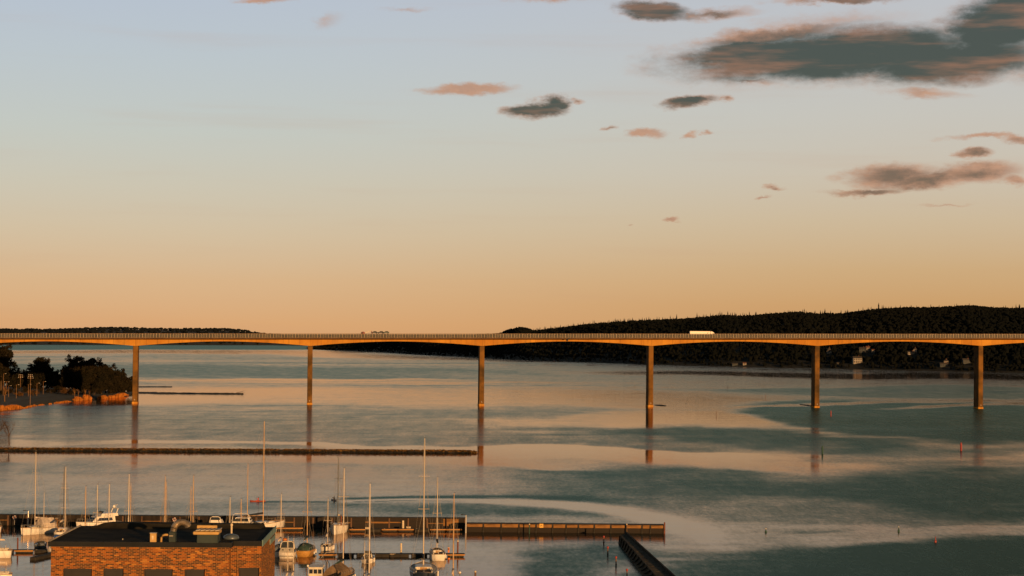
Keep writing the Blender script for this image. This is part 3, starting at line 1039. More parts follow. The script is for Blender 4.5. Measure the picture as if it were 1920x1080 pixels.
# ---------------------------------------------------------------- street lamps on the point
M_POLE = mat('lamp_pole', (0.22, 0.10, 0.035), 0.6)
M_LAMPH = mat('lamp_head', (0.60, 0.55, 0.48), 0.3, var=.05)
lampspots = [(6, 742, 701, 0, 'orange lit single arm street lamp nearest the left edge'), (12, 741, 716, 1, 'twin arm street lamp second from the left edge'), (30.5, 747, 722, 0, 'short single arm street lamp third from the left'),
             (38, 736, 703, 2, 'tall floodlight mast with three tiers of lamps third lamp group'), (53, 743, 721, 0, 'short street lamp between the two tall floodlight masts'), (56.5, 731, 703, 2, 'tall floodlight mast with three tiers right of the other mast'),
             (69, 743, 719, 0, 'street lamp standing beside the path below the round tree'), (81, 739, 716, 0, 'rightmost street lamp at the path below the round tree'), (16, 744, 724, 0, 'small street lamp low between the twin arm lamp and the short one')]
for (u, vb, vt, kind, lab) in lampspots:
    d = 4.0
    for dd in range(3, 130):
        if pix(land_solve(u, dd))[1] <= vb:
            d = dd
            break
    p = land_solve(u, d)
    h = at_Y(u, vt, p.y).z - p.z
    t = thing('street_lamp', lab, 'street lamp', p, 0, 'street lamps on the wooded point')
    MB().tube([(0, 0, -.3), (0, 0, h * .5), (0, 0, h)], [.11, .09, .07], 6).build('pole', M_POLE, t)
    if kind == 0:
        MB().tube([(0, 0, h), (.5, 0, h + .25), (1.3, 0, h + .3)], .06, 5).build('arm', M_POLE, t)
        MB().bev((1.5, 0, h + .28), (.6, .35, .18), .06).build('lamp_head', M_LAMPH, t)
    elif kind == 1:
        MB().tube([(-1.5, 0, h), (0, 0, h + .1), (1.5, 0, h)], .07, 5).build('arm', M_POLE, t)
        for s in (-1, 1):
            MB().bev((s * 1.5, 0, h + .05), (.6, .35, .18), .06).build('lamp_head', M_LAMPH, t)
    else:
        for k in range(3):
            z = h - k * .95
            MB().tube([(-1.1 + k * -.25, 0, z), (1.1 + k * .25, 0, z)], .07, 5).build('arm', M_POLE, t)
            for s in (-1, 0, 1):
                MB().bev((s * (1.0 + k * .25), -.15, z + .12), (.34, .25, .25), .06).build('lamp_head', M_LAMPH, t)

# ================================================================== BRIDGE
M_CONC = bpy.data.materials.new('bridge_concrete')
M_CONC.use_nodes = True
T = NT(M_CONC.node_tree)
_b = M_CONC.node_tree.nodes['Principled BSDF']
_b.inputs['Roughness'].default_value = 0.85
_b.inputs['Specular IOR Level'].default_value = 0.15
_t = T.n('ShaderNodeTexCoord')
_mp = T.n('ShaderNodeMapping'); M_CONC.node_tree.links.new(_t.outputs['Object'], _mp.inputs[0]); _mp.inputs[3].default_value = (0.10, 0.10, 0.10)
_n = T.noise(_mp.outputs[0], 1.0, 6, 0.65)
_mp2 = T.n('ShaderNodeMapping'); M_CONC.node_tree.links.new(_t.outputs['Object'], _mp2.inputs[0]); _mp2.inputs[3].default_value = (0.45, 0.45, 0.03)
_n2 = T.noise(_mp2.outputs[0], 1.0, 4, 0.6)
_c = T.mixc(T.smooth(_n.outputs[0], .35, .7), (0.31, 0.122, 0.014), (0.41, 0.185, 0.024))
_c = T.mixc(T.m('MULTIPLY', T.smooth(_n2.outputs[0], .5, .75), .55), _c, (0.15, 0.075, 0.018))
_sx = T.n('ShaderNodeSeparateXYZ'); M_CONC.node_tree.links.new(_t.outputs['Object'], _sx.inputs[0])
_wn = T.n('ShaderNodeTexWhiteNoise', noise_dimensions='1D')
M_CONC.node_tree.links.new(T.m('FLOOR', T.m('DIVIDE', _sx.outputs[0], 6.875)), _wn.inputs['W'])
_c = T.mixc(T.m('MULTIPLY', _wn.outputs['Value'], .30), _c, (0.20, 0.085, 0.016))
_jt = T.m('LESS_THAN', T.m('FRACT', T.m('DIVIDE', _sx.outputs[0], 6.875)), .035)
_c = T.mixc(T.m('MULTIPLY', _jt, .45), _c, (0.07, 0.035, 0.012))
M_CONC.node_tree.links.new(_c, _b.inputs['Base Color'])
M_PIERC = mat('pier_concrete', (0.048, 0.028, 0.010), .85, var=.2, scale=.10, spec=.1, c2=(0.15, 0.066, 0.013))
M_EDGE = mat('edge_beam', (0.10, 0.055, 0.028), .85, var=.2, scale=.2)
M_ROAD = mat('road_asphalt', (0.05, 0.05, 0.05), .9, var=.15, scale=.5)
M_RAIL = mat('railing_steel', (0.44, 0.33, 0.22), .5, var=.12, scale=.2)
M_SCREEN = mat('wind_screen', (0.014, 0.015, 0.012), .7, var=.25, scale=.05)

P583 = Vector((-128.8, 1298.0, 0))
SD = Vector((0.9951, 0.0990, 0)).normalized()
BRZ = math.atan2(SD.y, SD.x)
SPAN = 110.0
SLOPE = 0.0093
S0, S1 = -560.0, 1000.0


def zdeck(s):
    return 42.5 + SLOPE * s


bridge = thing('bridge', 'long concrete motorway bridge on slender piers crossing the fjord', 'bridge', P583, BRZ)
# local x along the bridge, local -y towards the camera


def haunch(s):
    k = abs(((s + SPAN / 2) % SPAN) - SPAN / 2) / (SPAN / 2)   # 0 at a pier, 1 at mid span
    return 2.2 + 2.95 * (1 - k) ** 1.75


secs = []
s = S0
while s <= S1 + .1:
    z = zdeck(s)
    d = haunch(s)
    zt, zb = z - 0.62, z - d
    secs.append([(s, -6.2, zt), (s, -6.0, zb), (s, 6.0, zb), (s, 6.2, zt)])
    s += 2.5
MB().loft(secs, True, True).build('girder', M_CONC, bridge)
sl = []
for s in (S0, S1):
    z = zdeck(s)
    sl.append([(s, -13.0, z - .02), (s, -13.0, z - .28), (s, -6.1, z - .6), (s, 6.1, z - .6), (s, 13.0, z - .28), (s, 13.0, z - .02)])
MB().loft(sl, True, True).build('deck_slab', M_CONC, bridge)
mb = MB()
mb.loft([[(s, -12.6, zdeck(s) + .004), (s, 12.6, zdeck(s) + .004)] for s in (S0, S1)], False, False)
mb.build('roadway', M_ROAD, bridge)
for sd in (-1, 1):
    mb = MB()
    mb.loft([[(s, sd * 13.0, zdeck(s) - .42), (s, sd * 13.3, zdeck(s) - .42), (s, sd * 13.3, zdeck(s) + .12), (s, sd * 12.9, zdeck(s) + .12)] for s in (S0, S1)], True, True)
    mb.build('edge_beam', M_EDGE, bridge)
    mb = MB()
    mb.loft([[(s, sd * 12.55, zdeck(s) + .1), (s, sd * 12.63, zdeck(s) + .1), (s, sd * 12.63, zdeck(s) + 2.35), (s, sd * 12.55, zdeck(s) + 2.35)] for s in (S0, S1)], True, True)
    mb.build('wind_screen', M_SCREEN, bridge)
    mb = MB()
    s, k = -420.0, 0
    while s < 720:
        w = 0.085 if k % 2 == 0 else 0.035
        mb.box((s, sd * 13.05, zdeck(s) + 1.38), (w * 2, .16, 2.5))
        s += 0.87
        k += 1
    mb.build('railing_posts', M_RAIL, bridge, kind='stuff')
    mb = MB()
    mb.loft([[(s, sd * 12.95, zdeck(s) + 2.63), (s, sd * 13.15, zdeck(s) + 2.63), (s, sd * 13.15, zdeck(s) + 2.78), (s, sd * 12.95, zdeck(s) + 2.78)] for s in (S0, S1)], True, True)
    mb.build('handrail', M_EDGE, bridge)
for k in range(-3, 7):
    s = k * SPAN
    zt = zdeck(s) - haunch(s) + .15
    w, d = 1.55, 4.9
    mb = MB()

    def ring(ww, dd, z):
        r = .25
        return [(s - ww + r, -dd, z), (s + ww - r, -dd, z), (s + ww, -dd + r, z), (s + ww, dd - r, z), (s + ww - r, dd, z), (s - ww + r, dd, z), (s - ww, dd - r, z), (s - ww, -dd + r, z)]
    mb.loft([ring(w * 1.04, d * 1.02, -2), ring(w, d, zt)], True, True)
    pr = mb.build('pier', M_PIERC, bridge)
    mb = MB()
    mb.loft([ring(w * 1.16, d * 1.05, -1), ring(w * 1.16, d * 1.05, 1.0)], True, True)
    mb.build('pier_collar', M_CONC, pr)
    MB().lathe([(0.05, 0), (.22, .02), (.22, .3), (.05, .42)], 8, (s, -d * 1.02 - .25, 2.2)).build('pier_light', M_LAMPH, pr)
# expansion joint in the middle of one span
sj = 1.5 * SPAN
mb = MB()
mb.box((sj, -6.35, zdeck(sj) - 1.2), (1.1, .5, 1.5))
mb.box((sj, -13.35, zdeck(sj) - .3), (1.2, .25, .7))
mb.build('expansion_joint', M_SCREEN, bridge)


def bridge_pt(s, y):
    p = Vector((s, y, zdeck(s) + .01))
    return Matrix.Rotation(BRZ, 3, 'Z') @ p + P583


def s_of_u(u, y):
    lo, hi = -500, 900
    for _ in range(50):
        m_ = (lo + hi) / 2
        if pix(bridge_pt(m_, y))[0] < u:
            lo = m_
        else:
            hi = m_
    return lo


M_TRUCK = mat('truck_white', (0.56, 0.48, 0.38), .4, var=.05)
M_CARD = mat('car_dark', (0.012, 0.013, 0.013), .45, spec=.2)
M_CARB = mat('car_beige', (0.45, 0.30, 0.14), .35, spec=.5)
M_CARW = mat('car_white', (0.5, 0.46, 0.40), .35, spec=.5)
M_CABR = mat('cab_red', (0.12, 0.018, 0.013), .4)


def wheels(t, xs, ys, r, n='wheel'):
    o = None
    for x in xs:
        for y in ys:
            if o is None:
                o = MB().lathe([(r * .3, -.13), (r * .92, -.13), (r, -.09), (r, .09), (r * .92, .13), (r * .3, .13)], 12).build(n, M_RUBBER, t, loc=(x, y, r))
                o.rotation_euler = (R(90), 0, 0)
            else:
                clone(o, t, (x, y, r))


def car(u, y, right, m, label, kind='car', tilt=None):
    s = s_of_u(u, y)
    t = thing('car', label, 'car', bridge_pt(s, y), BRZ + (0 if right else math.pi), 'cars crossing the bridge')
    if kind == 'car':
        prof = [(-2.1, .35), (-2.15, .85), (-1.75, 1.0), (-1.3, 1.48), (.2, 1.5), (.95, 1.0), (1.95, .85), (2.1, .6), (2.1, .35)]
        roof = [(-1.25, 1.05), (-1.1, 1.42), (.15, 1.43), (.75, 1.05)]
        L = 1
    elif kind == 'van':
        prof = [(-2.5, .4), (-2.55, 1.9), (-2.4, 2.1), (1.1, 2.1), (1.8, 1.25), (2.5, 1.05), (2.6, .4)]
        roof = [(.1, 1.3), (.1, 1.85), (.95, 1.85), (1.5, 1.3)]
    else:   # tall dark pick-up
        prof = [(-2.7, .5), (-2.75, 2.2), (-2.4, 2.75), (-.2, 2.85), (.4, 2.3), (1.2, 2.2), (2.4, 1.7), (2.6, .5)]
        roof = [(-1.9, 2.1), (-1.8, 2.6), (-.4, 2.68), (0, 2.1)]
    MB().loft([[(x, yy * .9 * (1 if z < 1.1 else .92), z) for x, z in prof] for yy in (-1, 1)], True, True).build('body', m, t)
    for yy in (-1, 1):
        MB().loft([[(x, yy * .9, z) for x, z in roof], [(x, yy * .925, z) for x, z in roof]], True, True).build('window', M_GLASS, t)
    wheels(t, (-1.35, 1.35), (-.82, .82), .34)
    return t


# white articulated lorry heading right
y0 = -8.6
s0 = s_of_u(1293, y0)
t = thing('truck', 'white articulated lorry with box trailer driving right along the bridge', 'truck', bridge_pt(s0, y0), BRZ)
MB().bev((6.75, 0, 2.95), (13.4, 2.5, 2.95), .05).build('trailer', M_TRUCK, t)
MB().box((6.7, 0, 1.25), (13.0, 1.0, .35)).build('chassis', M_RUBBER, t)
cb = MB().loft([[(x, yy, z) for x, z in [(13.75, .7), (13.75, 4.35), (14.6, 4.3), (15.7, 3.55), (15.95, 3.3), (16.05, 1.9), (16.05, .6)]] for yy in (-1.22, 1.22)], True, True).build('cab', M_TRUCK, t)
for yy in (-1.235, 1.235):
    MB().box((15.25, yy, 2.75), (.95, .05, .8)).build('side_window', M_GLASS, cb)
MB().box((16.06, 0, 2.75), (.06, 2.1, .9)).build('windscreen', M_GLASS, cb)
mb = MB()
mb.loft([[(11.15, yy, 3.35), (11.5, yy, 3.0), (12.2, yy, 3.75), (11.45, yy, 3.5)] for yy in (-1.262, -1.255)], True, True)
mb.box((8.0, -1.258, 2.2), (.5, .01, .3))
mb.build('logo', M_HROOF, t)
wheels(t, (1.8, 3.1, 4.4, 13.9, 15.1), (-1.05, 1.05), .5)

# car transporter heading left, loaded
y1 = 6.0
s1 = s_of_u(676, y1)
t = thing('car_transporter', 'red cab car transporter with a raised pale ramp driving left', 'truck', bridge_pt(s1, y1), BRZ)
cb = MB().loft([[(x, yy, z) for x, z in [(0, .6), (-.05, 2.6), (.5, 3.75), (1.2, 4.1), (2.2, 4.0), (2.8, 3.4), (2.8, .6)]] for yy in (-1.2, 1.2)], True, True).build('cab', M_CABR, t)
for yy in (-1.22, 1.22):
    MB().box((.9, yy, 3.2), (1.1, .05, .75)).build('window', M_GLASS, cb)
MB().box((10.3, 0, 1.1), (14.8, 2.2, .5)).build('bed', M_RUBBER, t)
MB().box((12.6, 0, 2.72), (10.6, 2.2, .22)).build('upper_deck', M_RUBBER, t)
for x in (7.6, 10.8, 14.2, 17.6):
    for yy in (-1.05, 1.05):
        MB().box((x, yy, 2.0), (.16, .12, 1.7)).build('deck_post', M_RUBBER, t)
mb = MB()
mb.loft([[(2.9, yy, 3.0), (2.9, yy, 3.35), (6.6, yy, 4.95), (6.7, yy, 4.6)] for yy in (-1.1, 1.1)], True, True)
mb.build('ramp', M_PALE, t)
MB().tube([(6.4, -.9, 4.7), (7.3, -.9, 3.9), (7.6, -.9, 2.6)], .18, 5).build('ramp_leg', M_CABR, t)
wheels(t, (1.0, 8.5, 15.0, 16.2), (-1.0, 1.0), .5)
for (u_, m_, lab_) in [(701.5, M_CARD, 'dark car first on the upper deck behind the pale ramp'), (713.5, M_CARD, 'dark car second on the upper deck of the transporter'), (723.5, M_GREENHULL, 'dark green car last on the upper deck of the transporter')]:
    q_ = car(u_, 6.0, False, m_, lab_)
    q_.location.z += 2.84
car(568, -5.0, True, M_CARB, 'beige van roof showing above the railing left of the red cab truck', 'van')
car(1067, -8.6, True, M_CARW, 'small white van by the dark bridge expansion joint', 'van')
car(1505, -8.6, True, M_CARW, 'small white van far right above the second pier from the right', 'van')

# floating booms at two piers
for (u0, v0, u1, v1, lab) in [(1227, 759.5, 1249, 761.2, 'dark floating log trailing right from the middle pier'), (1500, 758.5, 1527, 762.5, 'dark floating log trailing left from the second pier from the right')]:
    a, b = at_z(u0, v0), at_z(u1, v1)
    c = (a + b) / 2
    t = thing('floating_log', lab, 'log', c, 0, 'floating logs by the piers')
    MB().tube([a - c + Vector((0, 0, .1)), Vector((0, 0, .25)), b - c + Vector((0, 0, .1))], [.25, .42, .3], 7).build('stem', M_MUD, t)

# ================================================================== BUOYS AND WITHIES
def buoy(u, v, hpx, rad, m, kind, label):
    p = at_z(u, v)
    h = hpx * p.y / F
    t = thing('buoy', label, 'buoy', p, 0, 'navigation buoys and stakes')
    if kind == 'spar':
        MB().lathe([(rad, -.6), (rad, h * .7), (rad * .7, h)], 8).build('spar', m, t)
    elif kind == 'stake':
        MB().tube([(0, 0, -.6), (.1, 0, h)], [rad, rad * .7], 5).build('stake', m, t)
    else:
        MB().lathe([(rad * .6, -.5), (rad, -.1), (rad, h * .35), (rad * .45, h * .5), (rad * .3, h * .95), (rad * .1, h)], 10).build('float', m, t)
        MB().lathe([(.04, 0), (.12, .04), (.12, .18), (.04, .22)], 8, (0, 0, h * .95)).build('top_mark', M_PALE if m is not M_RED else M_RED, t)


M_GREEN = mat('green_paint', (0.01, 0.04, 0.025), .5)
buoy(1436, 998, 6, .24, M_GREEN, 'float', 'dark green buoy left in the pale band at lower right')
buoy(1685, 996.5, 8, .24, M_GREEN, 'float', 'dark green buoy right in the pale band at lower right')
buoy(1754, 1017, 9, .24, M_RED, 'float', 'red buoy at the dark edge lower right')
buoy(1802, 845, 15, .40, M_RED, 'spar', 'tall red spar buoy left of the rightmost pier reflection')
buoy(1542, 851, 15, .34, M_GREEN, 'spar', 'tall green spar buoy beside the second pier reflection')
buoy(1558, 781, 11, .30, M_RED, 'spar', 'far red spar buoy just right of the second pier from the right')
for (u, v, h, lab) in [(1364, 732, 8, 'thin stake left of the dark ripple tongue'), (1435, 747, 8, 'thin stake inside the dark ripple tongue'), (1343, 780, 9, 'thin stake on the bright water right of the middle pier'),
                       (1258, 710, 7, 'thin stake far behind right of the middle pier'), (1281, 713, 5, 'short thin stake right behind the middle pier'), (1190, 725, 4, 'short thin stake left behind the middle pier'),
                       (858, 687, 3, 'tiny stake near the far shore left of the third pier'), (693, 679, 4, 'tiny stake near the far shore between the second and third pier'), (1039, 680, 4, 'tiny pale stake at the foot of the dark wooded shore')]:
    buoy(u, v, h, .16, M_PILE, 'stake', lab)

# ================================================================== BREAKWATER of stones
M_STONE = mat('breakwater_stone', (0.018, 0.013, 0.008), .95, var=.3, scale=.9, spec=.1, c2=(0.14, 0.070, 0.018))
bw = thing('breakwater', 'long low stone breakwater crossing the water before the bridge', 'breakwater', (0, 0, 0))
BWA, BWB = at_z(-60, 844.6), at_z(884, 849.5)
core = MB()
dirn = (BWB - BWA).normalized()
nrm = Vector((dirn.y, -dirn.x, 0))
secs = []
nseg = 120
for i in range(nseg + 1):
    c = BWA.lerp(BWB, i / nseg)
    j = 0.2 * math.sin(i * 1.7) + 0.15 * math.sin(i * .37)
    e = 1 if i < nseg - 1 else 0.4
    secs.append([c + nrm * (2.6 * e) + Vector((0, 0, -.8)), c + nrm * (1.0 * e) + Vector((0, 0, .75 * e + j * .2)), c - nrm * (1.0 * e) + Vector((0, 0, .75 * e + j * .2)), c - nrm * (2.6 * e) + Vector((0, 0, -.8))])
core.loft(secs, True, True).build('core', M_DOCKD, bw)
mb = MB()
rs = random.Random(4)
Lbw = (BWB - BWA).length


def rock(mb, c, s, r):
    vs = []
    for d in [(1, 0, 0), (-1, 0, 0), (0, 1, 0), (0, -1, 0), (0, 0, 1), (0, 0, -1), (.7, .7, .4), (-.7, .7, .3), (.7, -.7, .4), (-.7, -.7, .3)]:
        q = s * r.uniform(.7, 1.15)
        vs.append((c[0] + d[0] * q * 1.15, c[1] + d[1] * q, c[2] + d[2] * q * .8))
    mb.add(vs, [(4, 6, 7), (4, 7, 9), (4, 9, 8), (4, 8, 6), (6, 0, 2), (6, 2, 7), (7, 2, 1), (7, 1, 9), (9, 1, 3), (9, 3, 8), (8, 3, 0), (8, 0, 6), (5, 2, 0), (5, 1, 2), (5, 3, 1), (5, 0, 3)])


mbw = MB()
for i in range(4200):
    t_ = rs.random()
    k = rs.uniform(-2.4, 2.4)
    zz = .88 - max(0, abs(k) - .9) * .75
    c = BWA.lerp(BWB, t_) + nrm * k
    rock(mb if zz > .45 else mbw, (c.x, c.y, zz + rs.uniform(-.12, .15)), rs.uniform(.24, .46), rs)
for i in range(40):
    c = BWB + dirn * rs.uniform(-1, 2.0) + nrm * rs.uniform(-1.5, 1.5)
    rock(mb, (c.x, c.y, rs.uniform(0, .6)), rs.uniform(.3, .6), rs)
mb.build('stones', M_STONE, bw, kind='stuff')
M_LOWSTONE = mat('low_stone', (0.010, 0.009, 0.006), .6, var=.3, scale=.9)  # darker, smoother stone for the lower part of the slope
mbw.build('low_stones', M_LOWSTONE, bw, kind='stuff')
p = at_z(17, 838)
tp = at_Y(17, 776, p.y)
bare_tree(Vector((p.x, p.y, .8)), tp.z * 1.02, 'bare leafless tree growing at the left end of the stone breakwater', 8, M_BARK, .5, 5, 'trees by the harbour')
p = at_z(-2, 838)
bare_tree(Vector((p.x, p.y, .8)), 13.5, 'bare tree cut by the left picture edge above the breakwater', 12, M_BARK, .5, 5, 'trees by the harbour')

# ================================================================== HARBOUR MOLE
wall = thing('harbour_wall', 'tall shade-darkened harbour wall behind the moored boats', 'wall', (0, 0, 0))
A, B = Vector((-135, 445, 0)), at_z(872, 991.5)
ZW = 2.25
n = 30
dv = (B - A) / n
ang = math.atan2(dv.y, dv.x)
first = None
pl = dv.length - .06
for i in range(n):
    c = A + dv * (i + .5)
    if first is None:
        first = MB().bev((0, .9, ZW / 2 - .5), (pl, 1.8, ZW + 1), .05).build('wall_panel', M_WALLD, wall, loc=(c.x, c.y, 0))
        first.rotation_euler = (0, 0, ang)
        rail_ = MB().box((0, -.06, 1.15), (pl - .3, .12, .14)).build('lit_strake', M_WALLO, first)  # orange strip paints a sunlit streak on the shaded wall
    else:
        q = clone(first, wall, (c.x, c.y, 0))
        if i % 5 in (0, 3):
            clone(rail_, q)
MB().loft([[(p_.x, p_.y - .12, z) for z in (ZW, ZW + .12)] + [(p_.x, p_.y + 1.9, z) for z in (ZW + .12, ZW)] for p_ in (A, B)], True, True).build('coping', M_DOCKD, wall)
pm = None
for i in range(n + 1):
    c = A + dv * i + Vector((0, -.10, 0))
    if pm is None:
        pm = MB().box((0, 0, .55), (.28, .26, 3.3)).build('post', M_PILE, wall, loc=c)
    else:
        clone(pm, wall, c)
# sunlit end bay and strip, the light put into the orange board colour
c = A + dv * (n - .75)
MB().box((0, -.03, 1.35), (dv.length * .8, .07, 1.55)).build('lit_bay_board', M_WALLO, wall, loc=(c.x, c.y, 0))
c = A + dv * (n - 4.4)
MB().box((0, -.035, 1.3), (9, .08, .22)).build('lit_strip', M_WALLO, wall, loc=(c.x, c.y, 0))

low = thing('harbour_wall', 'lower jointed concrete wall running right from the tall wall to its end post', 'wall', (0, 0, 0))
A2, B2 = at_z(874, 997.5), at_z(1245, 1000.5)
segs = [65, 205, 350, 495, 635, 770, 880, 980, 1110, 1245, 1370, 1500, 1568, 1680]
ks = [(s_ - 65) / (1680 - 65) for s_ in segs]
ZL = 1.80
ang2 = math.atan2(B2.y - A2.y, B2.x - A2.x)
for i in range(len(ks) - 1):
    a, b = A2.lerp(B2, ks[i]), A2.lerp(B2, ks[i + 1])
    c = (a + b) / 2
    ln = (b - a).length
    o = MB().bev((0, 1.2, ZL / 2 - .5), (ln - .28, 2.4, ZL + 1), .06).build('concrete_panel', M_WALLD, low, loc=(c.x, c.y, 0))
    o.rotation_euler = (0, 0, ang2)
    MB().bev((0, -.04, ZL - .36), (ln - .32, .12, .62 + .06 * (i % 3)), .03).build('lit_board', M_WALLO, o)  # sunlit top band painted orange over the shade-dark panel
for k in ks:
    c = A2.lerp(B2, k)
    o = MB().box((0, .05, .3), (.34, .5, 2.9)).build('post', M_DOCKD, low, loc=(c.x, c.y, 0))
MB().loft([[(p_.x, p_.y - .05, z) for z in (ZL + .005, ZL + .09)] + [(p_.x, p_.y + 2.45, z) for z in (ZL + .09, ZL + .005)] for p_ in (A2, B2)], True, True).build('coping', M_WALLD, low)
c = B2 + Vector((.1, -.1, 0))
MB().lathe([(.17, -1.5), (.17, 2.35), (.05, 2.5)], 8, tuple(c)).build('end_post', M_PILER, low)
cs = A2.lerp(B2, (678 - 65) / 1615.0)
t = thing('sign', 'yellow square notice board fixed on the lower harbour wall', 'sign', (cs.x, cs.y - .17, ZL - .30), 0)
MB().box((0, 0, 0), (.85, .05, .85)).build('board', M_YELLOW, t)
MB().loft([[(-.22, y, -.18), (-.14, y, .12), (0, y, .2), (.14, y, .12), (.22, y, -.18), (.12, y, -.18), (.07, y, .06), (0, y, .1), (-.07, y, .06), (-.12, y, -.18)] for y in (-.04, -.03)], True, True).build('symbol', M_HROOF, t)
for (u, lab) in [(992.5, 'slim green pole in front of the lower harbour wall left of the yellow sign'), (1175, 'slim dark pole in front of the lower harbour wall near its right end')]:
    p = at_z(u, 1000.5)
    t = thing('mooring_pole', lab, 'pole', p, 0, 'mooring piles')
    MB().tube([(0, 0, -1), (0, 0, 2.0)], .12, 7).build('pole', M_GREEN if u < 1000 else M_PILE, t)
    MB().lathe([(.13, 1.9), (.15, 2.1), (.05, 2.16)], 8).build('cap', M_PALE, t)


def lamp_post(u, vb, vt, left, label, z0=0.0):
    p = at_z(u, vb, z0)
    h = at_Y(u, vt, p.y).z - z0
    t = thing('lamp_post', label, 'street lamp', p, 0, 'lamp posts on the harbour wall')
    MB().tube([(0, 0, -.8), (0, 0, h * .5), (0, 0, h - .1)], [.16, .14, .1], 8).build('pole', M_STEEL, t)
    d = -1 if left else 1
    MB().tube([(0, 0, h - .15), (d * .15, 0, h), (d * .7, 0, h + .05)], .05, 6).build('arm', M_RUBBER, t)
    MB().bev((d * .85, 0, h + .02), (.5, .26, .16), .04).build('lamp_head', M_RUBBER, t)


lamp_post(873.3, 999, 965, True, 'lamp post with bent arm at the joint of the tall and lower harbour walls')
lamp_post(52.5, 992, 957.5, True, 'lamp post with bent arm on the wall left of the white ketch')


# ---------------------------------------------------------------- piles
def pile(u, vb, vt, r, m, label, cap=True, sheave=False):
    p = at_z(u, vb)
    h = at_Y(u, vt, p.y).z
    t = thing('mooring_pile', label, 'pile', p, 0, 'mooring piles')
    MB().lathe([(r, -1.5), (r, h * .6), (r * .95, h)], 9).build('pile', m, t)
    if cap:
        MB().lathe([(r * 1.05, h - .18), (r * 1.08, h), (r * .5, h + .10)], 9).build('cap', M_PALE, t)
    return t


pile(33, 1034.5, 1008, .15, M_PILER, 'rust brown pile piercing the left dock', False)
pile(644, 1043, 1008, .17, M_PILER, 'tall dark red pile in the middle dock behind the tall alloy mast', False)
pile(858, 1042, 1014, .16, M_PILER, 'dark red pile with pale cap near the right end of the middle dock')
pile(752, 1036, 1018.5, .19, M_PALE, 'pale pile with dark marks standing behind the middle dock', False)
pile(755.5, 991, 976, .26, M_PALE, 'thick pale pile against the tall harbour wall', False)
pile(891, 1095, 1071, .17, M_PILE, 'dark pile with pale cap cut by the bottom edge right of the docks')
pile(639.5, 1000, 967, .15, M_PILER, 'thin rust coloured pile beside the sailboat under the harbour wall', False)
for (u, vb, vt, lab) in [(1132, 1020, 1005, 'first red topped stake left of the pier tip, the farthest'), (1139.5, 1041, 1025, 'second red topped stake counting from the pier tip'), (1155, 1061, 1043.5, 'third red topped stake counting from the pier tip'), (1175.5, 1084, 1067, 'nearest red topped stake cut by the bottom edge')]:
    p = at_z(u, vb)
    h = at_Y(u, vt, p.y).z
    t = thing('mooring_stake', lab, 'stake', p, 0, 'red topped stakes along the pier')
    MB().tube([(0, 0, -1), (0, 0, h)], [.12, .11], 7).build('pole', M_PILE, t)
    MB().lathe([(.15, h - .35), (.19, h - .25), (.19, h), (.06, h + .08)], 8).build('red_cap', M_RED, t)
    MB().lathe([(.16, .1), (.18, .2), (.16, .35)], 8).build('band', M_RUBBER, t)

# ---------------------------------------------------------------- floating docks
def dock(u0, u1, v, w, label, z=.55, edge=M_DOCKW, plank_len=3.2, lit=None, name='floating_dock'):
    a, b = at_z(u0, v), at_z(u1, v)
    L_ = (b - a).length
    an = math.atan2(b.y - a.y, b.x - a.x)
    t = thing(name, label, 'dock', a, an, 'floating docks of the marina')
    k = max(1, int(L_ / plank_len))
    st = L_ / k
    fl = dk_ = ed = None
    for i in range(k):
        x = (i + .5) * st
        if fl is None:
            fl = MB().bev((0, 0, 0), (st * .86, w * .9, .7), .08).build('float', M_DOCKD, t, loc=(x, w / 2 + .02, .05))
            dk_ = MB().box((0, 0, 0), (st - .03, w, .12)).build('deck_plank', M_DOCKD, t, loc=(x, w / 2, z - .06))
        else:
            clone(fl, t, (x, w / 2 + .02, .05))
            clone(dk_, t, (x, w / 2, z - .06))
        if lit is None or any(l0 <= x <= l1 for l0, l1 in lit):  # orange boards only on sunlit stretches, the light is in their colour
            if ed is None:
                ed = MB().bev((0, 0, 0), (st - .05, .10, .26), .02).build('lit_edge_board', edge, t, loc=(x, -.055, z - .14))
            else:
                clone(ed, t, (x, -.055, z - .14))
    cl = None
    for i in range(max(1, k // 2)):
        if cl is None:
            cl = MB().tube([(-.14, 0, .1), (0, 0, .05), (.14, 0, .1)], .035, 5).build('cleat', M_STEEL, t, loc=(.6, .15, z))
        else:
            clone(cl, t, (.6 + i * 2 * st, .15, z))
    return t


dock(-10, 170, 1037, 1.8, 'left floating dock running behind the brick building', lit=[(3, 9)])
dock(597, 872, 1044.5, 2.2, 'middle floating dock between the moored sailboats', lit=[(0.3, 5.2), (12.5, 14.7), (16.2, 18), (24, 30)])
dock(515, 568, 994.5, 1.6, 'short orange edged dock along the wall right of the big ketch', z=.6)
dock(655, 866, 997, 1.6, 'long orange edged dock along the foot of the tall harbour wall', z=.6, lit=[(0, 2), (7, 15), (17, 30)])
dock(88, 190, 993, 1.6, 'dock along the wall foot right of the white ketch', z=.5, lit=[(0, 4)])
a = at_z(56, 1048.5)
t = thing('floating_dock', 'narrow finger pontoon angled out from the left dock', 'dock', a, R(30), 'floating docks of the marina')
MB().bev((1.4, 3.5, .1), (1.2, 10.5, .75), .06).build('float', M_DOCKD, t)
MB().box((1.4, 3.5, .52), (1.25, 10.6, .07)).build('deck_plank', M_DOCKD, t)
t.rotation_euler = (0, 0, R(-12))
# gangway curve at left end of the middle dock
a = at_z(590, 1052)
t = thing('handrail', 'curved pale handrail at the left end of the middle dock', 'handrail', a, 0)
MB().tube([(0, 0, .3), (1.0, 0, .35), (1.5, .5, 1.0), (2.1, 1.2, 1.5), (3.2, 2.0, 1.6)], .05, 6).build('rail', M_STEEL, t)
MB().tube([(1.5, .5, 1.0), (1.5, .5, -.5)], .04, 5).build('post', M_STEEL, t)


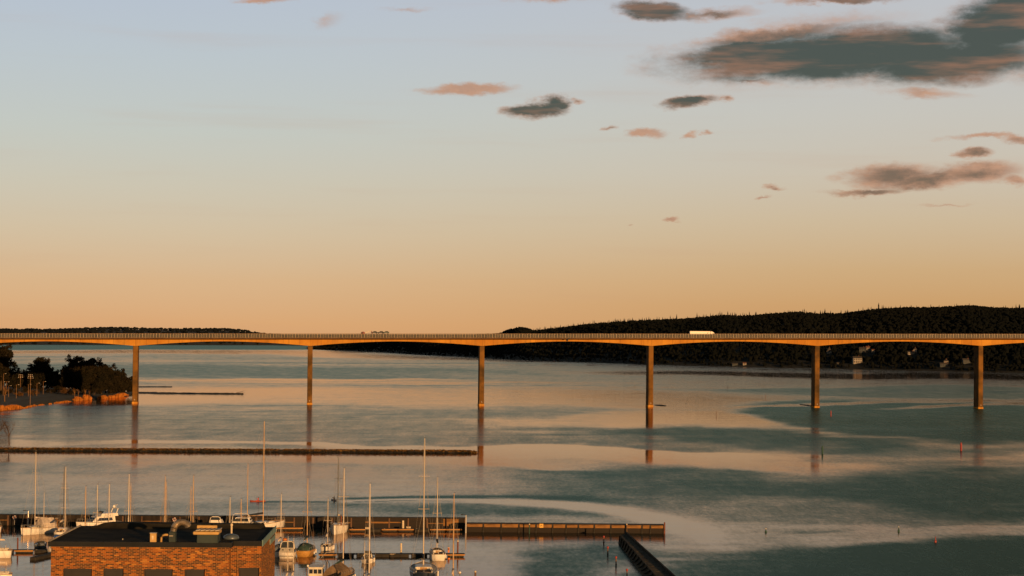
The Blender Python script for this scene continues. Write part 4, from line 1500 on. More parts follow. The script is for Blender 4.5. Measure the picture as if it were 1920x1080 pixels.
def dock_box(u, v, w, h, m, label, z=.55, name='power_post', cat='power post', grp='service posts on the docks'):
    p = at_z(u, v, z)
    t = thing(name, label, cat, p, 0, grp)
    MB().bev((0, 0, h / 2), (w, w * .7, h), .04).build('housing', m, t)
    MB().bev((0, 0, h + .04), (w * 1.15, w * .85, .08), .02).build('lid', M_PALE, t)
    MB().box((0, -w * .36, h * .7), (w * .6, .02, h * .25)).build('panel', M_HROOF, t)


dock_box(841, 1036, .34, .95, M_ORANGE, 'low post lit orange on the middle dock right of the white transom')  # orange housing colour stands for sunlight on the post
dock_box(106, 988.5, .55, 1.9, M_WALLO, 'tall orange lit service post on the wall dock right of the white ketch')
dock_box(477.5, 989, .42, .8, M_YELLOW, 'small yellow box on the dock left of the big ketch')
dock_box(735, 1046, .75, .7, M_DOCKD, 'dark box hanging on the front edge of the middle dock', z=-.15, name='boarding_step', cat='step')
dock_box(689, 992, .9, .35, M_PALE, 'low white bench like box on the wall dock', name='dock_locker', cat='locker')
dock_box(766, 990.5, .9, .3, M_PALE, 'low white box on the wall dock right of the thick pale pile', name='dock_locker', cat='locker')


def ball(u, v, r, m, label):
    p = at_z(u, v)
    t = thing('mooring_buoy', label, 'buoy', p, 0, 'mooring buoys')
    MB().lathe([(r * .3, -r * .5), (r * .85, -r * .2), (r, r * .2), (r * .85, r * .65), (r * .4, r * .95), (r * .1, r)], 10).build('float', m, t, smooth=True)
    MB().tube([(0, 0, r * .9), (0, 0, r * 1.8)], r * .12, 5).build('rod', M_RUBBER, t)


ball(841.5, 1048, .24, M_ORANGE, 'orange mooring buoy just right of the white transom')
ball(862, 1074, .27, M_WHITE, 'white mooring buoy near the bottom edge right of the sailboats')
ball(534, 1013, .5, M_ORANGE, 'orange mooring buoy in the wall shadow left of the tall masts')
# lifebuoys on the wall
for (u, v, lab) in [(327, 974, 'red and white lifebuoy on a stand seen above the silver duct'), (27, 970, 'red and white lifebuoy on a stand at the left end of the wall')]:
    p = at_Y(u, v, 443.5)
    t = thing('lifebuoy', lab, 'lifebuoy', (p.x, p.y, p.z), 0, 'lifebuoys on the wall')
    mb1, mb2 = MB(), MB()
    for k in range(8):
        a0, a1 = k * math.pi / 4, (k + 1) * math.pi / 4
        (mb1 if k % 2 else mb2).tube([(math.cos(q) * .33, 0, math.sin(q) * .33) for q in (a0, (a0 + a1) / 2, a1)], .11, 6)
    mb1.build('white_ring', M_WHITE, t)
    mb2.build('red_ring', M_RED, t)
    MB().tube([(0, .1, .3), (0, .1, -p.z + .3)], .06, 5).build('stand', M_STEEL, t)

# ---------------------------------------------------------------- diagonal pier
pr = thing('timber_pier', 'dark timber pier with a walkway running from the lower right to the harbour mouth', 'pier', (0, 0, 0))
zt = 1.65
L0, L1 = at_z(1163.6, 1004, zt), at_z(1230, 1080, zt)
Q0, Q1 = at_z(1173, 998.5, zt), at_z(1263, 1080, zt)
W0, W1 = at_z(1160.2, 1019, 0), at_z(1204, 1080, 0)


def ext(a, b, k=.75):
    return b + (b - a) * k


L1, Q1, W1 = ext(L0, L1), ext(Q0, Q1), ext(W0, W1)
M_PIER = mat('pier_timber', (0.045, 0.038, 0.026), .9, var=.45, scale=1.0, stretch=(1, .15, 1), spec=.1, c2=(0.085, 0.064, 0.036))
MB().loft([[(W0.x, W0.y, -1), (W0.x, W0.y, 0), (L0.x, L0.y, zt - .2), (Q0.x, Q0.y, zt - .2), (Q0.x + .4, Q0.y, -1)],
           [(W1.x, W1.y, -1), (W1.x, W1.y, 0), (L1.x, L1.y, zt - .2), (Q1.x, Q1.y, zt - .2), (Q1.x + .4, Q1.y, -1)]], True, True).build('core', M_PIER, pr)
nb = 46
for i in range(nb):
    k0, k1 = i / nb, (i + 1) / nb - .002
    a, b, c, d = L0.lerp(L1, k0), L0.lerp(L1, k1), Q0.lerp(Q1, k1), Q0.lerp(Q1, k0)
    zz = zt - .2 + .012 * (i % 3)
    mb = MB()
    mb.loft([[(q.x, q.y, zz) for q in (a, b, c, d)], [(q.x, q.y, zz + .16) for q in (a, b, c, d)]], True, True)
    mb.build('deck_plank', M_PIER, pr)
M_PIERD = mat('pier_beam', (0.016, 0.014, 0.010), .9, var=.3, scale=1, spec=.1)
MB().loft([[(L0.x + .02 + x, L0.y, z) for x, z in ((-.12, zt - .1), (.18, zt - .1), (.18, zt + .13), (-.12, zt + .13))], [(L1.x + .02 + x, L1.y, z) for x, z in ((-.12, zt - .1), (.18, zt - .1), (.18, zt + .13), (-.12, zt + .13))]], True, True).build('kerb_beam', M_PIER, pr)
MB().loft([[(Q0.x + x, Q0.y, z) for x, z in ((-.2, zt - .1), (.1, zt - .1), (.1, zt + .28), (-.2, zt + .28))], [(Q1.x + x, Q1.y, z) for x, z in ((-.2, zt - .1), (.1, zt - .1), (.1, zt + .28), (-.2, zt + .28))]], True, True).build('kerb_beam', M_PIERD, pr)
for i in range(24):
    k = i / 24
    a, b = W0.lerp(W1, k), L0.lerp(L1, k)
    MB().tube([(a.x - .1, a.y, -1), (b.x - .16, b.y, zt - .12)], .14, 6).build('pile', M_PIERD, pr)
c = Q0 + Vector((.1, .3, 0))
MB().lathe([(.16, -1.5), (.15, 2.6), (.08, 2.7)], 8, (c.x, c.y, 0)).build('end_post', M_PIERD, pr)

# ================================================================== BOATS
def halfbeam(t, B, sw, bowp=2.3):
    if t < .45:
        return B / 2 * (sw + (1 - sw) * math.sin(t / .45 * math.pi / 2))
    return B / 2 * max(.012, 1 - ((t - .45) / .55) ** bowp)


def hull_parts(t, L, B, fb, y0, hm, sw=.72, sheer=.35, rake=.5, stripe=None, deck=M_DECK, bowp=2.3):
    """hull from stern y0 to bow y0+L (local +y is the bow)"""
    N = 14
    secs, dk_, st_ = [], [], []
    for i in range(N + 1):
        q = i / N
        b = halfbeam(q, B, sw, bowp)
        zs = fb * (1 + sheer * max(0, q - .3) ** 1.5 * 1.6)
        y = y0 + q * L
        yl = y0 + q * L - rake * max(0, q - .6) ** 2 * L * .35 + (.18 * (1 - q / .1) if q < .1 else 0)
        secs.append([(-b, y, zs), (-b * .99, (y * .6 + yl * .4), zs * .5), (-b * .9, yl, 0), (-b * .5, yl, -.4), (0, yl, -.5), (b * .5, yl, -.4), (b * .9, yl, 0), (b * .99, (y * .6 + yl * .4), zs * .5), (b, y, zs)])
        e = .05
        dk_.append([(-max(b - e, .005), y, zs - .02), (0, y, zs + .05), (max(b - e, .005), y, zs - .02)])
        st_.append((b, y, zs))
    MB().loft(secs, False, True).build('hull', hm, t, smooth=True)
    MB().loft(dk_, False, False).build('deck', deck, t)
    mb = MB()
    for s in (-1, 1):
        mb.tube([(s * b, y, z + .03) for b, y, z in st_], .045, 4)
    mb.build('toe_rail', stripe or M_WOODHULL, t)
    return lambda q: (halfbeam(q, B, sw, bowp), y0 + q * L, fb * (1 + sheer * max(0, q - .3) ** 1.5 * 1.6))


def pulpit(t, f, q0, q1, m=M_STEEL, h=.6):
    mb = MB()
    pts = {-1: [], 1: []}
    for k in range(7):
        b, y, z = f(q0 + (q1 - q0) * k / 6)
        for s in (-1, 1):
            mb.tube([(s * b * .95, y, z), (s * b * .95, y, z + h)], .022, 4)
            pts[s].append((s * b * .95, y, z + h))
    for s in (-1, 1):
        mb.tube(pts[s], .02, 4)
    mb.tube([pts[-1][-1], pts[1][-1]], .02, 4)
    mb.build('guard_rail', m, t)


def mast_set(t, h, z0, y=0.0, m=M_MAST, spreaders=(.46, .72), r=.10, boom=None, cover=None, sp=.85, wind=True):
    r = r * .86
    ms = MB().tube([(0, y, z0 - .3), (0, y, z0 + (h - z0) * .6), (0, y, h)], [r, r * .95, r * .7], 8).build('mast', m, t)
    for q in spreaders:
        z = z0 + (h - z0) * q
        MB().tube([(-sp, y - .1, z + .03), (0, y, z), (sp, y - .1, z + .03)], .035, 5).build('spreader', m, ms)
    if wind:
        MB().tube([(0, y, h), (0, y, h + .45)], .02, 4).build('aerial', M_WIRE, ms)
        MB().box((.12, y, h + .1), (.3, .05, .05)).build('wind_vane', M_RUBBER, ms)
    if boom:
        bm = MB().tube([(0, y - .1, z0 + 1.3), (0, y - boom, z0 + 1.35)], .07, 6).build('boom', m, t)
        if cover:
            MB().tube([(0, y - .12, z0 + 1.75), (0, y - boom * .4, z0 + 1.6), (0, y - boom * .98, z0 + 1.45)], [.22, .19, .10], 8).build('sail_cover', cover, bm, smooth=True)
    return ms


def rigging(t, f, h, z0, y=0.0, r=.018, frac=.97, back=0.0):
    mb = MB()
    b, yb, zb = f(.985)
    mb.tube([(0, yb, zb), (0, y, z0 + (h - z0) * frac)], r, 3)
    b, ys, zs = f(back)
    mb.tube([(0, ys, zs), (0, y, h)], r, 3)
    q = .56
    b, ym, zm = f(q)
    for s in (-1, 1):
        for fr in (.46, .72, .97):
            mb.tube([(s * b * .93, y - .15, zm), (s * min(.85, b * .9) * (1 if fr > .5 else 0), y - .1, z0 + (h - z0) * (.46 if fr > .5 else .46)), (0, y, z0 + (h - z0) * fr)], r, 3)
    mb.build('rigging', M_WIRE, t)


def cabin_trunk(t, f, q0, q1, h, wk, m, n=3, taper=.7):
    secs = []
    for k in range(6):
        q = q0 + (q1 - q0) * k / 5
        b, y, z = f(q)
        w = b * wk
        hh = h * (1 if k < 3 else 1 - (k - 2) * .17 * (1 / taper) * .7)
        if k == 5:
            hh = max(hh * .45, .08)
        secs.append([(-w, y, z - .05), (-w * .9, y, z + hh * .85), (-w * .75, y, z + hh), (w * .75, y, z + hh), (w * .9, y, z + hh * .85), (w, y, z - .05)])
    c = MB().loft(secs, True, True).build('cabin', m, t)
    for s in (-1, 1):
        for k in range(n):
            qa = q0 + (q1 - q0) * (.10 + .62 * k / n)
            qb = q0 + (q1 - q0) * (.10 + .62 * (k + .75) / n)
            pts = []
            for q, e in ((qa, .35), (qb, .35), (qb, .72), (qa, .72)):
                b, y, z = f(q)
                w = b * wk * (1 - .1 * e / .85) + .012
                pts.append((s * w, y, z + h * e))
            o = MB().loft([pts, [(x - s * .03, y, z) for x, y, z in pts]], True, True)
            o.build('window', M_GLASS, c)
    b, y, z = f(q0)
    MB().box((0, y - .015, z + h * .45), (b * .5, .04, h * .8)).build('companionway', M_WOODHULL, c)
    return c


def cockpit(t, f, q0, q1, m=M_DECK, sole=M_CANVAS_BR):
    b0, y0, z0 = f(q0)
    b1, y1, z1 = f(q1)
    w = min(b0, b1) * .72
    for s in (-1, 1):
        MB().bev((s * w, (y0 + y1) / 2, z0 + .14), (.2, y1 - y0, .34), .05).build('coaming', m, t)
    MB().box((0, (y0 + y1) / 2, z0 + .06), (w * 1.75, (y1 - y0) * .96, .06)).build('cockpit_floor', sole, t)
    MB().tube([(0, y0 + .5, z0 + .05), (0, y0 + .5, z0 + .85)], .05, 5).build('binnacle', M_WHITE, t)
    MB().tube([(math.cos(a) * .38, y0 + .45, z0 + .8 + math.sin(a) * .38) for a in [k * math.pi / 6 for k in range(13)]], .02, 4, False).build('wheel', M_STEEL, t)


def sprayhood(t, f, q, m=M_CANVAS_D, h=.75, ln=1.3):
    b, y, z = f(q)
    w = b * .68
    secs = []
    for k in range(4):
        a = k / 3
        hh = h * math.sin(.35 + a * 1.2)
        secs.append([(w * math.cos(p), y + ln * (1 - a), z + .25 + hh * math.sin(p)) for p in [math.pi * j / 8 for j in range(9)]])
    MB().loft(secs, False, False).build('sprayhood', m, t, smooth=True)


def fenders(t, f, qs, side, m=M_WHITE):
    for q in qs:
        b, y, z = f(q)
        MB().lathe([(.04, -.38), (.13, -.3), (.13, .3), (.04, .38)], 8, (side * (b + .12), y, z * .45)).build('fender', m, t, smooth=True)


def sailboat(u, v, vtop, head, L, label, B=None, fb=1.0, hull=M_WHITE, deckm=M_DECK, cab=M_WHITE, mastm=M_MAST, mr=.10, cover=M_CANVAS_B, hood=None, stripe=None, tent=None, mizzen=None, simple=False, spread=(.46, .72), sw=.72, group='sailing boats in the marina', mastpos=.58, canopy=None, bowp=2.3):
    p = at_z(u, v)
    h = at_Y(u, vtop, p.y).z
    rz = math.atan2(-head[0], head[1])
    t = thing('sailboat', label, 'sailboat', p, rz, group)
    B = B or .24 * L + .6
    f = hull_parts(t, L, B, fb, -mastpos * L, hull, sw=sw, stripe=stripe, deck=deckm, bowp=bowp)
    zd = f(mastpos)[2]
    cabin_trunk(t, f, .36, .76, .48 if L > 7 else .36, .66, cab, 3 if L > 7 else 2)
    z0 = zd + .42
    mast_set(t, h, z0, 0, mastm, spread, mr, boom=.40 * L, cover=cover, sp=min(1.0, B * .32))
    rigging(t, f, h, z0)
    cockpit(t, f, .05, .32, deckm)
    if not simple:
        pulpit(t, f, .03, .97)
        fenders(t, f, (.3, .5, .65), 1)
    if hood:
        sprayhood(t, f, .34, hood)
    if mizzen:
        dy, mv = mizzen
        q = at_Y(u, mv, p.y).z
        mast_set(t, q, f(.1)[2], -dy, mastm, (.6,), mr * .7, boom=.16 * L, cover=cover, sp=.5)
    if tent:
        b0, y0, zz = f(0.02)
        b1, y1, _ = f(.42)
        secs = []
        for k in range(5):
            q = .02 + .42 * k / 4
            b, y, z = f(q)
            rg = z + 1.9 + (.25 if k == 4 else 0) + .08 * (k % 2)
            secs.append([(-b * 1.05, y, z + .1), (-b * .8, y, z + 1.0), (0, y - .1, rg), (b * .8, y, z + 1.0), (b * 1.05, y, z + .1)])
        MB().loft(secs, False, True).build('tent_cover', tent, t)
    if canopy:
        b, y, z = f(.05)
        b2, y2, z2 = f(.4)
        secs = []
        for k in range(5):
            q = .02 + .40 * k / 4
            b, y, z = f(q)
            hh = 1.25 * math.sin(.55 + k / 4 * 1.6)
            secs.append([(b * .85 * math.cos(a), y, z + .1 + hh * math.sin(a)) for a in [math.pi * j / 8 for j in range(9)]])
        MB().loft(secs, False, True).build('cockpit_cover', canopy, t, smooth=True)
    return t, f


# --- left side
sailboat(65, 1001, 848, (-.52, -.85), 9.6, 'white ketch under a beige tent cover at the left before the wall', fb=1.15, cab=M_CREAM, tent=M_CANVAS_B, mizzen=(2.6, 925), spread=(.42, .72), mr=.11)
sailboat(-42, 1045, 880, (-1, -.12), 12.5, 'large white sailing boat cut by the left edge at the left dock', fb=1.35, hood=M_CANVAS_D, group='sailing boats in the marina', mastpos=.5)
sailboat(-45, 998, 850, (-1, -.1), 10.5, 'white boat with stern canopy frame cut by the left edge at the wall', fb=1.2, hood=M_CANVAS_B, mastpos=.5)
sailboat(-40, 1090, 930, (-1, -.2), 11, 'white hulled boat in the lower left corner below the left dock', fb=1.2, hood=M_CANVAS_BR, mastpos=.5)
# --- masts rising behind the brick building
sailboat(121, 1033, 875, (.25, .97), 9.0, 'sailing boat hidden by the roof corner, tallest mast left of the building roof', cover=M_CANVAS_BLUE, simple=True)
sailboat(118.6, 1003, 876, (0, 1), 8.0, 'sailing boat with black mast close behind the tall pale mast by the roof corner', mastm=M_MASTD, simple=True)
for (u, v, vt, mm, lab, spd) in [(159, 1040, 912, M_MASTW, 'sailing boat behind the roof with brown mast carrying a furled flag', ()), (181, 1040, 909, M_MAST, 'sailing boat behind the roof with mast and low spreaders left of the motor yacht', (.55,)),
                                 (203, 1046, 908, M_MAST, 'sailing boat behind the roof whose bare mast crosses the motor yacht', ()), (240, 1042, 889, M_MAST, 'sailing boat behind the roof with tall mast right of the motor yacht', (.5,)),
                                 (308, 1040, 893, M_MASTW, 'sailing boat behind the roof with mast left of the silver duct', ()), (361, 1040, 892, M_MASTW, 'sailing boat behind the roof with spreadered mast right of the silver duct', (.5,)),
                                 (430, 1044, 932, M_MAST, 'small sailing boat behind the roof with short mast left of the framed cruiser', ()), (451, 1040, 936, M_MASTW, 'small sailing boat behind the roof with short mast before the framed cruiser', ())]:
    sailboat(u, v, vt, (random.uniform(-.03, .03), 1), 8.0, lab, simple=True, mastm=mm, spread=spd, mr=.095)
for (u, v, vt, lab) in [(310.5, 1010, 903, 'sailing boat behind the roof with second mast close right of the brown mast'), (357, 1008, 912, 'sailing boat behind the roof with thin mast close left of the spreadered mast'), (244, 1012, 905, 'sailing boat behind the roof with thin dark mast right of the tall mast')]:
    sailboat(u, v, vt, (0, 1), 7.5, lab, simple=True, mastm=M_MASTW, spread=(), mr=.08)
# --- big ketch
sailboat(493, 995, 790, (.70, .71), 14.5, 'big two masted ketch with the tallest mast moored at the wall', fb=1.5, cover=M_CANVAS_D, mizzen=(4.3, 868), spread=(.40, .62, .80), mr=.14, mastm=M_MASTW, hood=M_CANVAS_D)
# --- right of the building
sailboat(526, 1040, 926, (.02, 1), 8.2, 'white sailing boat with grey canopy between building and white motor boat', canopy=M_CANVAS_GREY, spread=(.62,), mr=.09)
sailboat(575.5, 1039, 897, (.04, 1), 9.5, 'wooden sailing boat with dark green cockpit cover and varnished transom', B=3.4, fb=1.15, hull=M_WOODHULL, cab=M_CREAM, canopy=M_CANVAS_G, mastm=M_MASTW, cover=M_CANVAS_G, spread=(.5,))
sailboat(614, 1030, 935, (.03, 1), 7.0, 'small white sailing boat behind the left end of the middle dock', B=2.4, fb=.9, cover=M_CANVAS_B, spread=(.5,), mr=.085)
sailboat(633, 999, 858, (-.08, -1), 11.0, 'white sailing boat with black mast pointing its bow at the camera', B=3.7, fb=1.5, bowp=1.15, sw=.6, mastm=M_MASTD, hood=M_CANVAS_BR, spread=(.36, .68), mr=.12, mastpos=.56)
sailboat(643, 1087, 878, (.22, .97), 11.5, 'dark hulled sailing boat under a brown cover at the bottom edge', B=4.0, fb=1.2, hull=M_NAVY, tent=M_CANVAS_BR, cover=M_CANVAS_G, mr=.11, cab=M_WOODHULL)
sailboat(691.5, 1113, 907, (.02, 1), 9.5, 'sailing boat below the picture edge, tall alloy mast before the small motor boat', spread=(), mr=.12, fb=.9)
sailboat(683, 1108, 1013, (0, 1), 6.0, 'dinghy below the picture edge, short thin mast left of the tall alloy mast', spread=(), mr=.06, simple=True, fb=.6)
sailboat(793.5, 1080, 822, (-.06, 1), 14.5, 'large dark hulled yacht with beige deck pointing its bow away at the bottom edge', B=4.9, fb=1.45, hull=M_NAVY, stripe=M_WHITE, cover=M_CANVAS_D, spread=(.44, .70), mr=.14, cab=M_CREAM, mastpos=.58)
sailboat(819, 1046.5, 895, (-.10, 1), 8.6, 'white sailing boat with navy sprayhood berthed stern out at the middle dock', B=2.9, fb=1.2, hood=M_NAVY, cover=M_CANVAS_D, spread=(.5,), mr=.105, sw=.85)
sailboat(849.5, 1103, 925, (.02, 1), 8.5, 'sailing boat below the picture edge, single mast left of the red capped pile', spread=(), mr=.11, mastm=M_MASTW, fb=.9)
sailboat(539, 1105, 1006, (0, 1), 5.5, 'dinghy below the picture edge, left of two short masts before the white motor boat', spread=(), mr=.07, simple=True, fb=.6)
sailboat(549.5, 1104, 1009, (0, 1), 5.5, 'dinghy below the picture edge, right of two short masts before the white motor boat', spread=(), mr=.07, simple=True, fb=.6)


def motorboat(u, v, head, L, label, B, fb, style, hull=M_WHITE, group='motor boats in the marina', deckm=M_WHITE):
    """u, v: waterline at the middle of the stern"""
    p = at_z(u, v)
    rz = math.atan2(-head[0], head[1])
    t = thing('motorboat', label, 'motorboat', p, rz, group)
    f = hull_parts(t, L, B, fb, 0, hull, sw=.90, sheer=.3, deck=deckm, stripe=M_RUBBER)
    z = fb
    w = B / 2

    def house(y0, y1, z0, z1, w0, w1, m, name, front=.5, back=.15):
        return MB().loft([[(-w0, y0, z0), (w0, y0, z0), (w0, y1, z0), (-w0, y1, z0)], [(-w1, y0 + back, z1), (w1, y0 + back, z1), (w1, y1 - front, z1), (-w1, y1 - front, z1)]], True, True).build(name, m, t)
    if style == 'canopy':
        MB().loft([[(-w * .92, -.02, fb * .98), (w * .92, -.02, fb * .98), (w * .92, .25, fb * 1.05), (-w * .92, .25, fb * 1.05)], [(-w * .74, 1.4, fb + .75), (w * .74, 1.4, fb + .75), (w * .74, 1.8, fb + .75), (-w * .74, 1.8, fb + .75)]], True, True).build('aft_deck', M_CREAM, t)
        for s in (-1, 1):
            MB().tube([(s * .62, .5, fb + .32), (s * .62 - .25, .75, fb + .50), (s * .62 + .1, .62, fb + .55)], .05, 5).build('cleat', M_RUBBER, t)
        house(1.9, L * .62, fb + .05, fb + 1.75, w * .80, w * .62, M_CANVAS_D, 'canopy', 1.0, .1)
        a = MB()
        a.tube([(-w * .86, 1.75, fb + .5), (-w * .76, 1.8, fb + 1.6), (-w * .5, 1.85, fb + 1.9), (w * .5, 1.85, fb + 1.9), (w * .76, 1.8, fb + 1.6), (w * .86, 1.75, fb + .5)], .09, 6)
        a.tube([(0, 1.85, fb + 1.88), (0, 1.8, fb + .7)], .06, 5)
        a.build('arch_frame', M_CREAM, t)
        MB().box((0, -.10, fb * .42), (B * .86, .25, .10)).build('bathing_platform', M_RUBBER, t)
        mast_like = MB().tube([(0, 2.2, fb + 1.8), (0, 2.2, fb + 2.6)], .03, 4).build('aerial', M_WIRE, t)
    elif style == 'flybridge':
        h = house(L * .18, L * .72, fb, fb + 1.35, w * .86, w * .72, M_WHITE, 'cabin', 1.3, .1)
        for s in (-1, 1):
            MB().loft([[(s * (w * .835), L * .24, fb + .42), (s * (w * .835), L * .60, fb + .42), (s * (w * .77), L * .54, fb + 1.05), (s * (w * .77), L * .26, fb + 1.05)], [(s * (w * .80), L * .24, fb + .42), (s * (w * .80), L * .60, fb + .42), (s * (w * .74), L * .54, fb + 1.05), (s * (w * .74), L * .26, fb + 1.05)]], True, True).build('side_window', M_GLASS, h)
        yy = L * .72
        MB().loft([[(-w * .74, yy - .28, fb + .35), (w * .74, yy - .28, fb + .35), (w * .66, yy - 1.05, fb + 1.12), (-w * .66, yy - 1.05, fb + 1.12)], [(-w * .74, yy - .22, fb + .37), (w * .74, yy - .22, fb + .37), (w * .66, yy - .99, fb + 1.14), (-w * .66, yy - .99, fb + 1.14)]], True, True).build('windscreen', M_GLASS, h)
        fbm_ = house(L * .12, L * .52, fb + 1.36, fb + 1.95, w * .82, w * .70, M_WHITE, 'flybridge', .5, .05)
        MB().loft([[(-w * .7, L * .52 - .5, fb + 1.95), (w * .7, L * .52 - .5, fb + 1.95), (w * .6, L * .52 - 1.0, fb + 2.4), (-w * .6, L * .52 - 1.0, fb + 2.4)], [(-w * .7, L * .52 - .45, fb + 1.95), (w * .7, L * .52 - .45, fb + 1.95), (w * .6, L * .52 - .95, fb + 2.4), (-w * .6, L * .52 - .95, fb + 2.4)]], True, True).build('visor', M_CANVAS_D, fbm_)
        ar = MB()
        for s in (-1, 1):
            ar.tube([(s * w * .75, L * .16, fb + 1.9), (s * w * .7, L * .12, fb + 2.9)], .10, 6)
        ar.tube([(-w * .7, L * .12, fb + 2.9), (w * .7, L * .12, fb + 2.9)], .11, 6)
        ra = ar.build('radar_arch', M_WHITE, t)
        MB().lathe([(.05, 0), (.30, .06), (.34, .3), (.22, .55), (.04, .62)], 10, (w * .42, L * .12, fb + 2.95)).build('satellite_dome', M_LAMPH, ra, smooth=True)
        MB().tube([(-w * .1, L * .12, fb + 2.9), (-w * .1, L * .12, fb + 3.7)], .05, 5).build('radar_mast', M_WHITE, ra)
        MB().bev((-w * .1, L * .12, fb + 3.72), (1.3, .14, .12), .03).build('radar_scanner', M_LAMPH, ra)
        pulpit(t, f, .5, .97)
    elif style == 'archstern':
        h = house(L * .30, L * .70, fb, fb + 1.0, w * .84, w * .66, M_WHITE, 'cabin', 1.0, .1)
        MB().box((0, L * .30 - .01, fb + .62), (w * 1.2, .05, .5)).build('door_glass', M_GLASS, h)
        for s in (-1, 1):
            MB().box((s * w * .79, L * .46, fb + .6), (.04, L * .2, .34)).build('side_window', M_GLASS, h)
        a = MB()
        a.tube([(-w * .92, .9, fb), (-w * .80, 1.1, fb + 1.7), (-w * .6, 1.2, fb + 1.95), (w * .6, 1.2, fb + 1.95), (w * .80, 1.1, fb + 1.7), (w * .92, .9, fb)], .07, 6)
        ar = a.build('arch_frame', M_WHITE, t)
        MB().lathe([(.05, 0), (.14, .05), (.14, .2), (.03, .28)], 8, (0, 1.2, fb + 2.0)).build('lamp', M_LAMPH, ar)
        MB().bev((0, .5, fb + .15), (B * .86, .9, .55), .08).build('aft_seat', M_CREAM, t)
        MB().box((0, 1.3, fb + .55), (B * .72, .5, .5)).build('cockpit_cover', M_CANVAS_D, t)
        MB().box((0, -.1, fb * .35), (B * .8, .3, .08)).build('bathing_platform', M_RUBBER, t)
    elif style == 'hardtop':
        h = house(L * .22, L * .72, fb, fb + .95, w * .84, w * .66, M_WHITE, 'cabin', 1.4, .1)
        house(.9, L * .55, fb + .96, fb + 1.35, w * .62, w * .34, M_CANVAS_D, 'canvas_top', .6, .3)
        a = MB()
        a.tube([(-w * .82, .6, fb + .2), (-w * .62, .75, fb + 1.5), (-w * .4, .8, fb + 1.65), (w * .4, .8, fb + 1.65), (w * .62, .75, fb + 1.5), (w * .82, .6, fb + .2)], .08, 6)
        ar = a.build('arch_frame', M_WHITE, t)
        MB().tube([(-.55, .8, fb + 1.6), (-.55, .8, fb + 2.25), (.55, .8, fb + 2.25), (.55, .8, fb + 1.6)], .03, 4).build('light_bar', M_RUBBER, ar)
        for k in range(4):
            MB().bev((0, .25 + k * .02, fb * (.2 + .23 * k)), (B * (.86 - .02 * k), .55, fb * .2), .03).build('transom_step', M_CREAM, t)
    elif style == 'wheelhouse':
        h = house(2.2, 4.6, fb, fb + 1.75, w * .80, w * .76, M_CREAM, 'wheelhouse', .25, .0)
        for k in (-1, 0, 1):
            MB().box((k * w * .50, 2.19, fb + 1.12), (w * .40, .06, .72)).build('window', M_GLASS, h)
        for s in (-1, 1):
            MB().box((s * w * .785, 3.4, fb + 1.15), (.05, 1.4, .6)).build('side_window', M_GLASS, h)
        MB().loft([[(-w * .86, 2.0, fb + 1.76), (w * .86, 2.0, fb + 1.76), (w * .86, 4.9, fb + 1.80), (-w * .86, 4.9, fb + 1.80)], [(-w * .82, 2.0, fb + 1.86), (w * .82, 2.0, fb + 1.86), (w * .76, 4.8, fb + 2.05), (-w * .76, 4.8, fb + 2.05)]], True, True).build('roof', M_CREAM, h)
        a = MB()
        a.tube([(w * .9, 5.2, fb), (w * 1.0, 5.4, fb + 2.2), (w * .8, 5.4, fb + 2.9), (w * .1, 5.3, fb + 3.0)], .06, 6)
        a.tube([(w * 1.25, 5.8, fb), (w * 1.3, 5.9, fb + 2.0), (w * 1.0, 5.9, fb + 2.7)], .05, 6)
        a.build('gantry', M_RUBBER, t)
        for s in (-1, 1):
            MB().bev((s * w * .75, .9, fb + .2), (.3, 1.8, .5), .05).build('bulwark', M_GREENHULL, t)
        MB().lathe([(.05, 0), (.16, .05), (.16, .3), (.05, .36)], 8, (-w * .86, 2.1, fb + 1.9)).build('horn_light', M_LAMPH, h)
    elif style == 'small':
        h = house(L * .36, L * .78, fb, fb + .75, w * .78, w * .60, M_CREAM, 'cabin', .9, .1)
        MB().box((0, L * .36 + .03, fb + .42), (w * 1.1, .05, .45)).build('window', M_GLASS, h)
        house(L * .34, L * .56, fb + .76, fb + 1.2, w * .6, w * .5, M_CANVAS_D, 'canopy', .3, .1)
        MB().bev((0, L * .18, fb + .10), (B * .7, L * .26, .2), .05).build('seat', M_WOODHULL, t)
        MB().bev((.2, -.22, fb * .55), (.35, .4, .8), .08).build('outboard_motor', M_RUBBER, t)
        fenders(t, f, (.25, .5), 1)
    elif style == 'open':
        for k in range(2):
            MB().bev((0, L * (.3 + .28 * k), fb * .98), (B * .78, .35, .10), .03).build('seat', M_CANVAS_GREY, t)
        MB().bev((0, -.25, fb * .9), (.36, .45, .9), .08).build('outboard_motor', M_RUBBER, t)
        MB().tube([(-w * .7, L * .6, fb + .1), (-w * .5, L * .57, fb + .55), (w * .5, L * .57, fb + .55), (w * .7, L * .6, fb + .1)], .05, 5).build('windscreen_frame', M_STEEL, t)
        MB().bev((0, L * .5, fb + .12), (B * .6, .5, .45), .06).build('console', M_CANVAS_D, t)
    elif style == 'covered':
        secs = []
        for k in range(6):
            q = .03 + .9 * k / 5
            b, y, zz = f(q)
            hh = .55 * math.sin(math.pi * (k + .6) / 6.4)
            secs.append([(-b * 1.04, y, zz), (-b * .6, y, zz + hh * .8), (0, y, zz + hh), (b * .6, y, zz + hh * .8), (b * 1.04, y, zz)])
        MB().loft(secs, False, True).build('tarpaulin', M_CANVAS_BLUE, t)
    return t, f


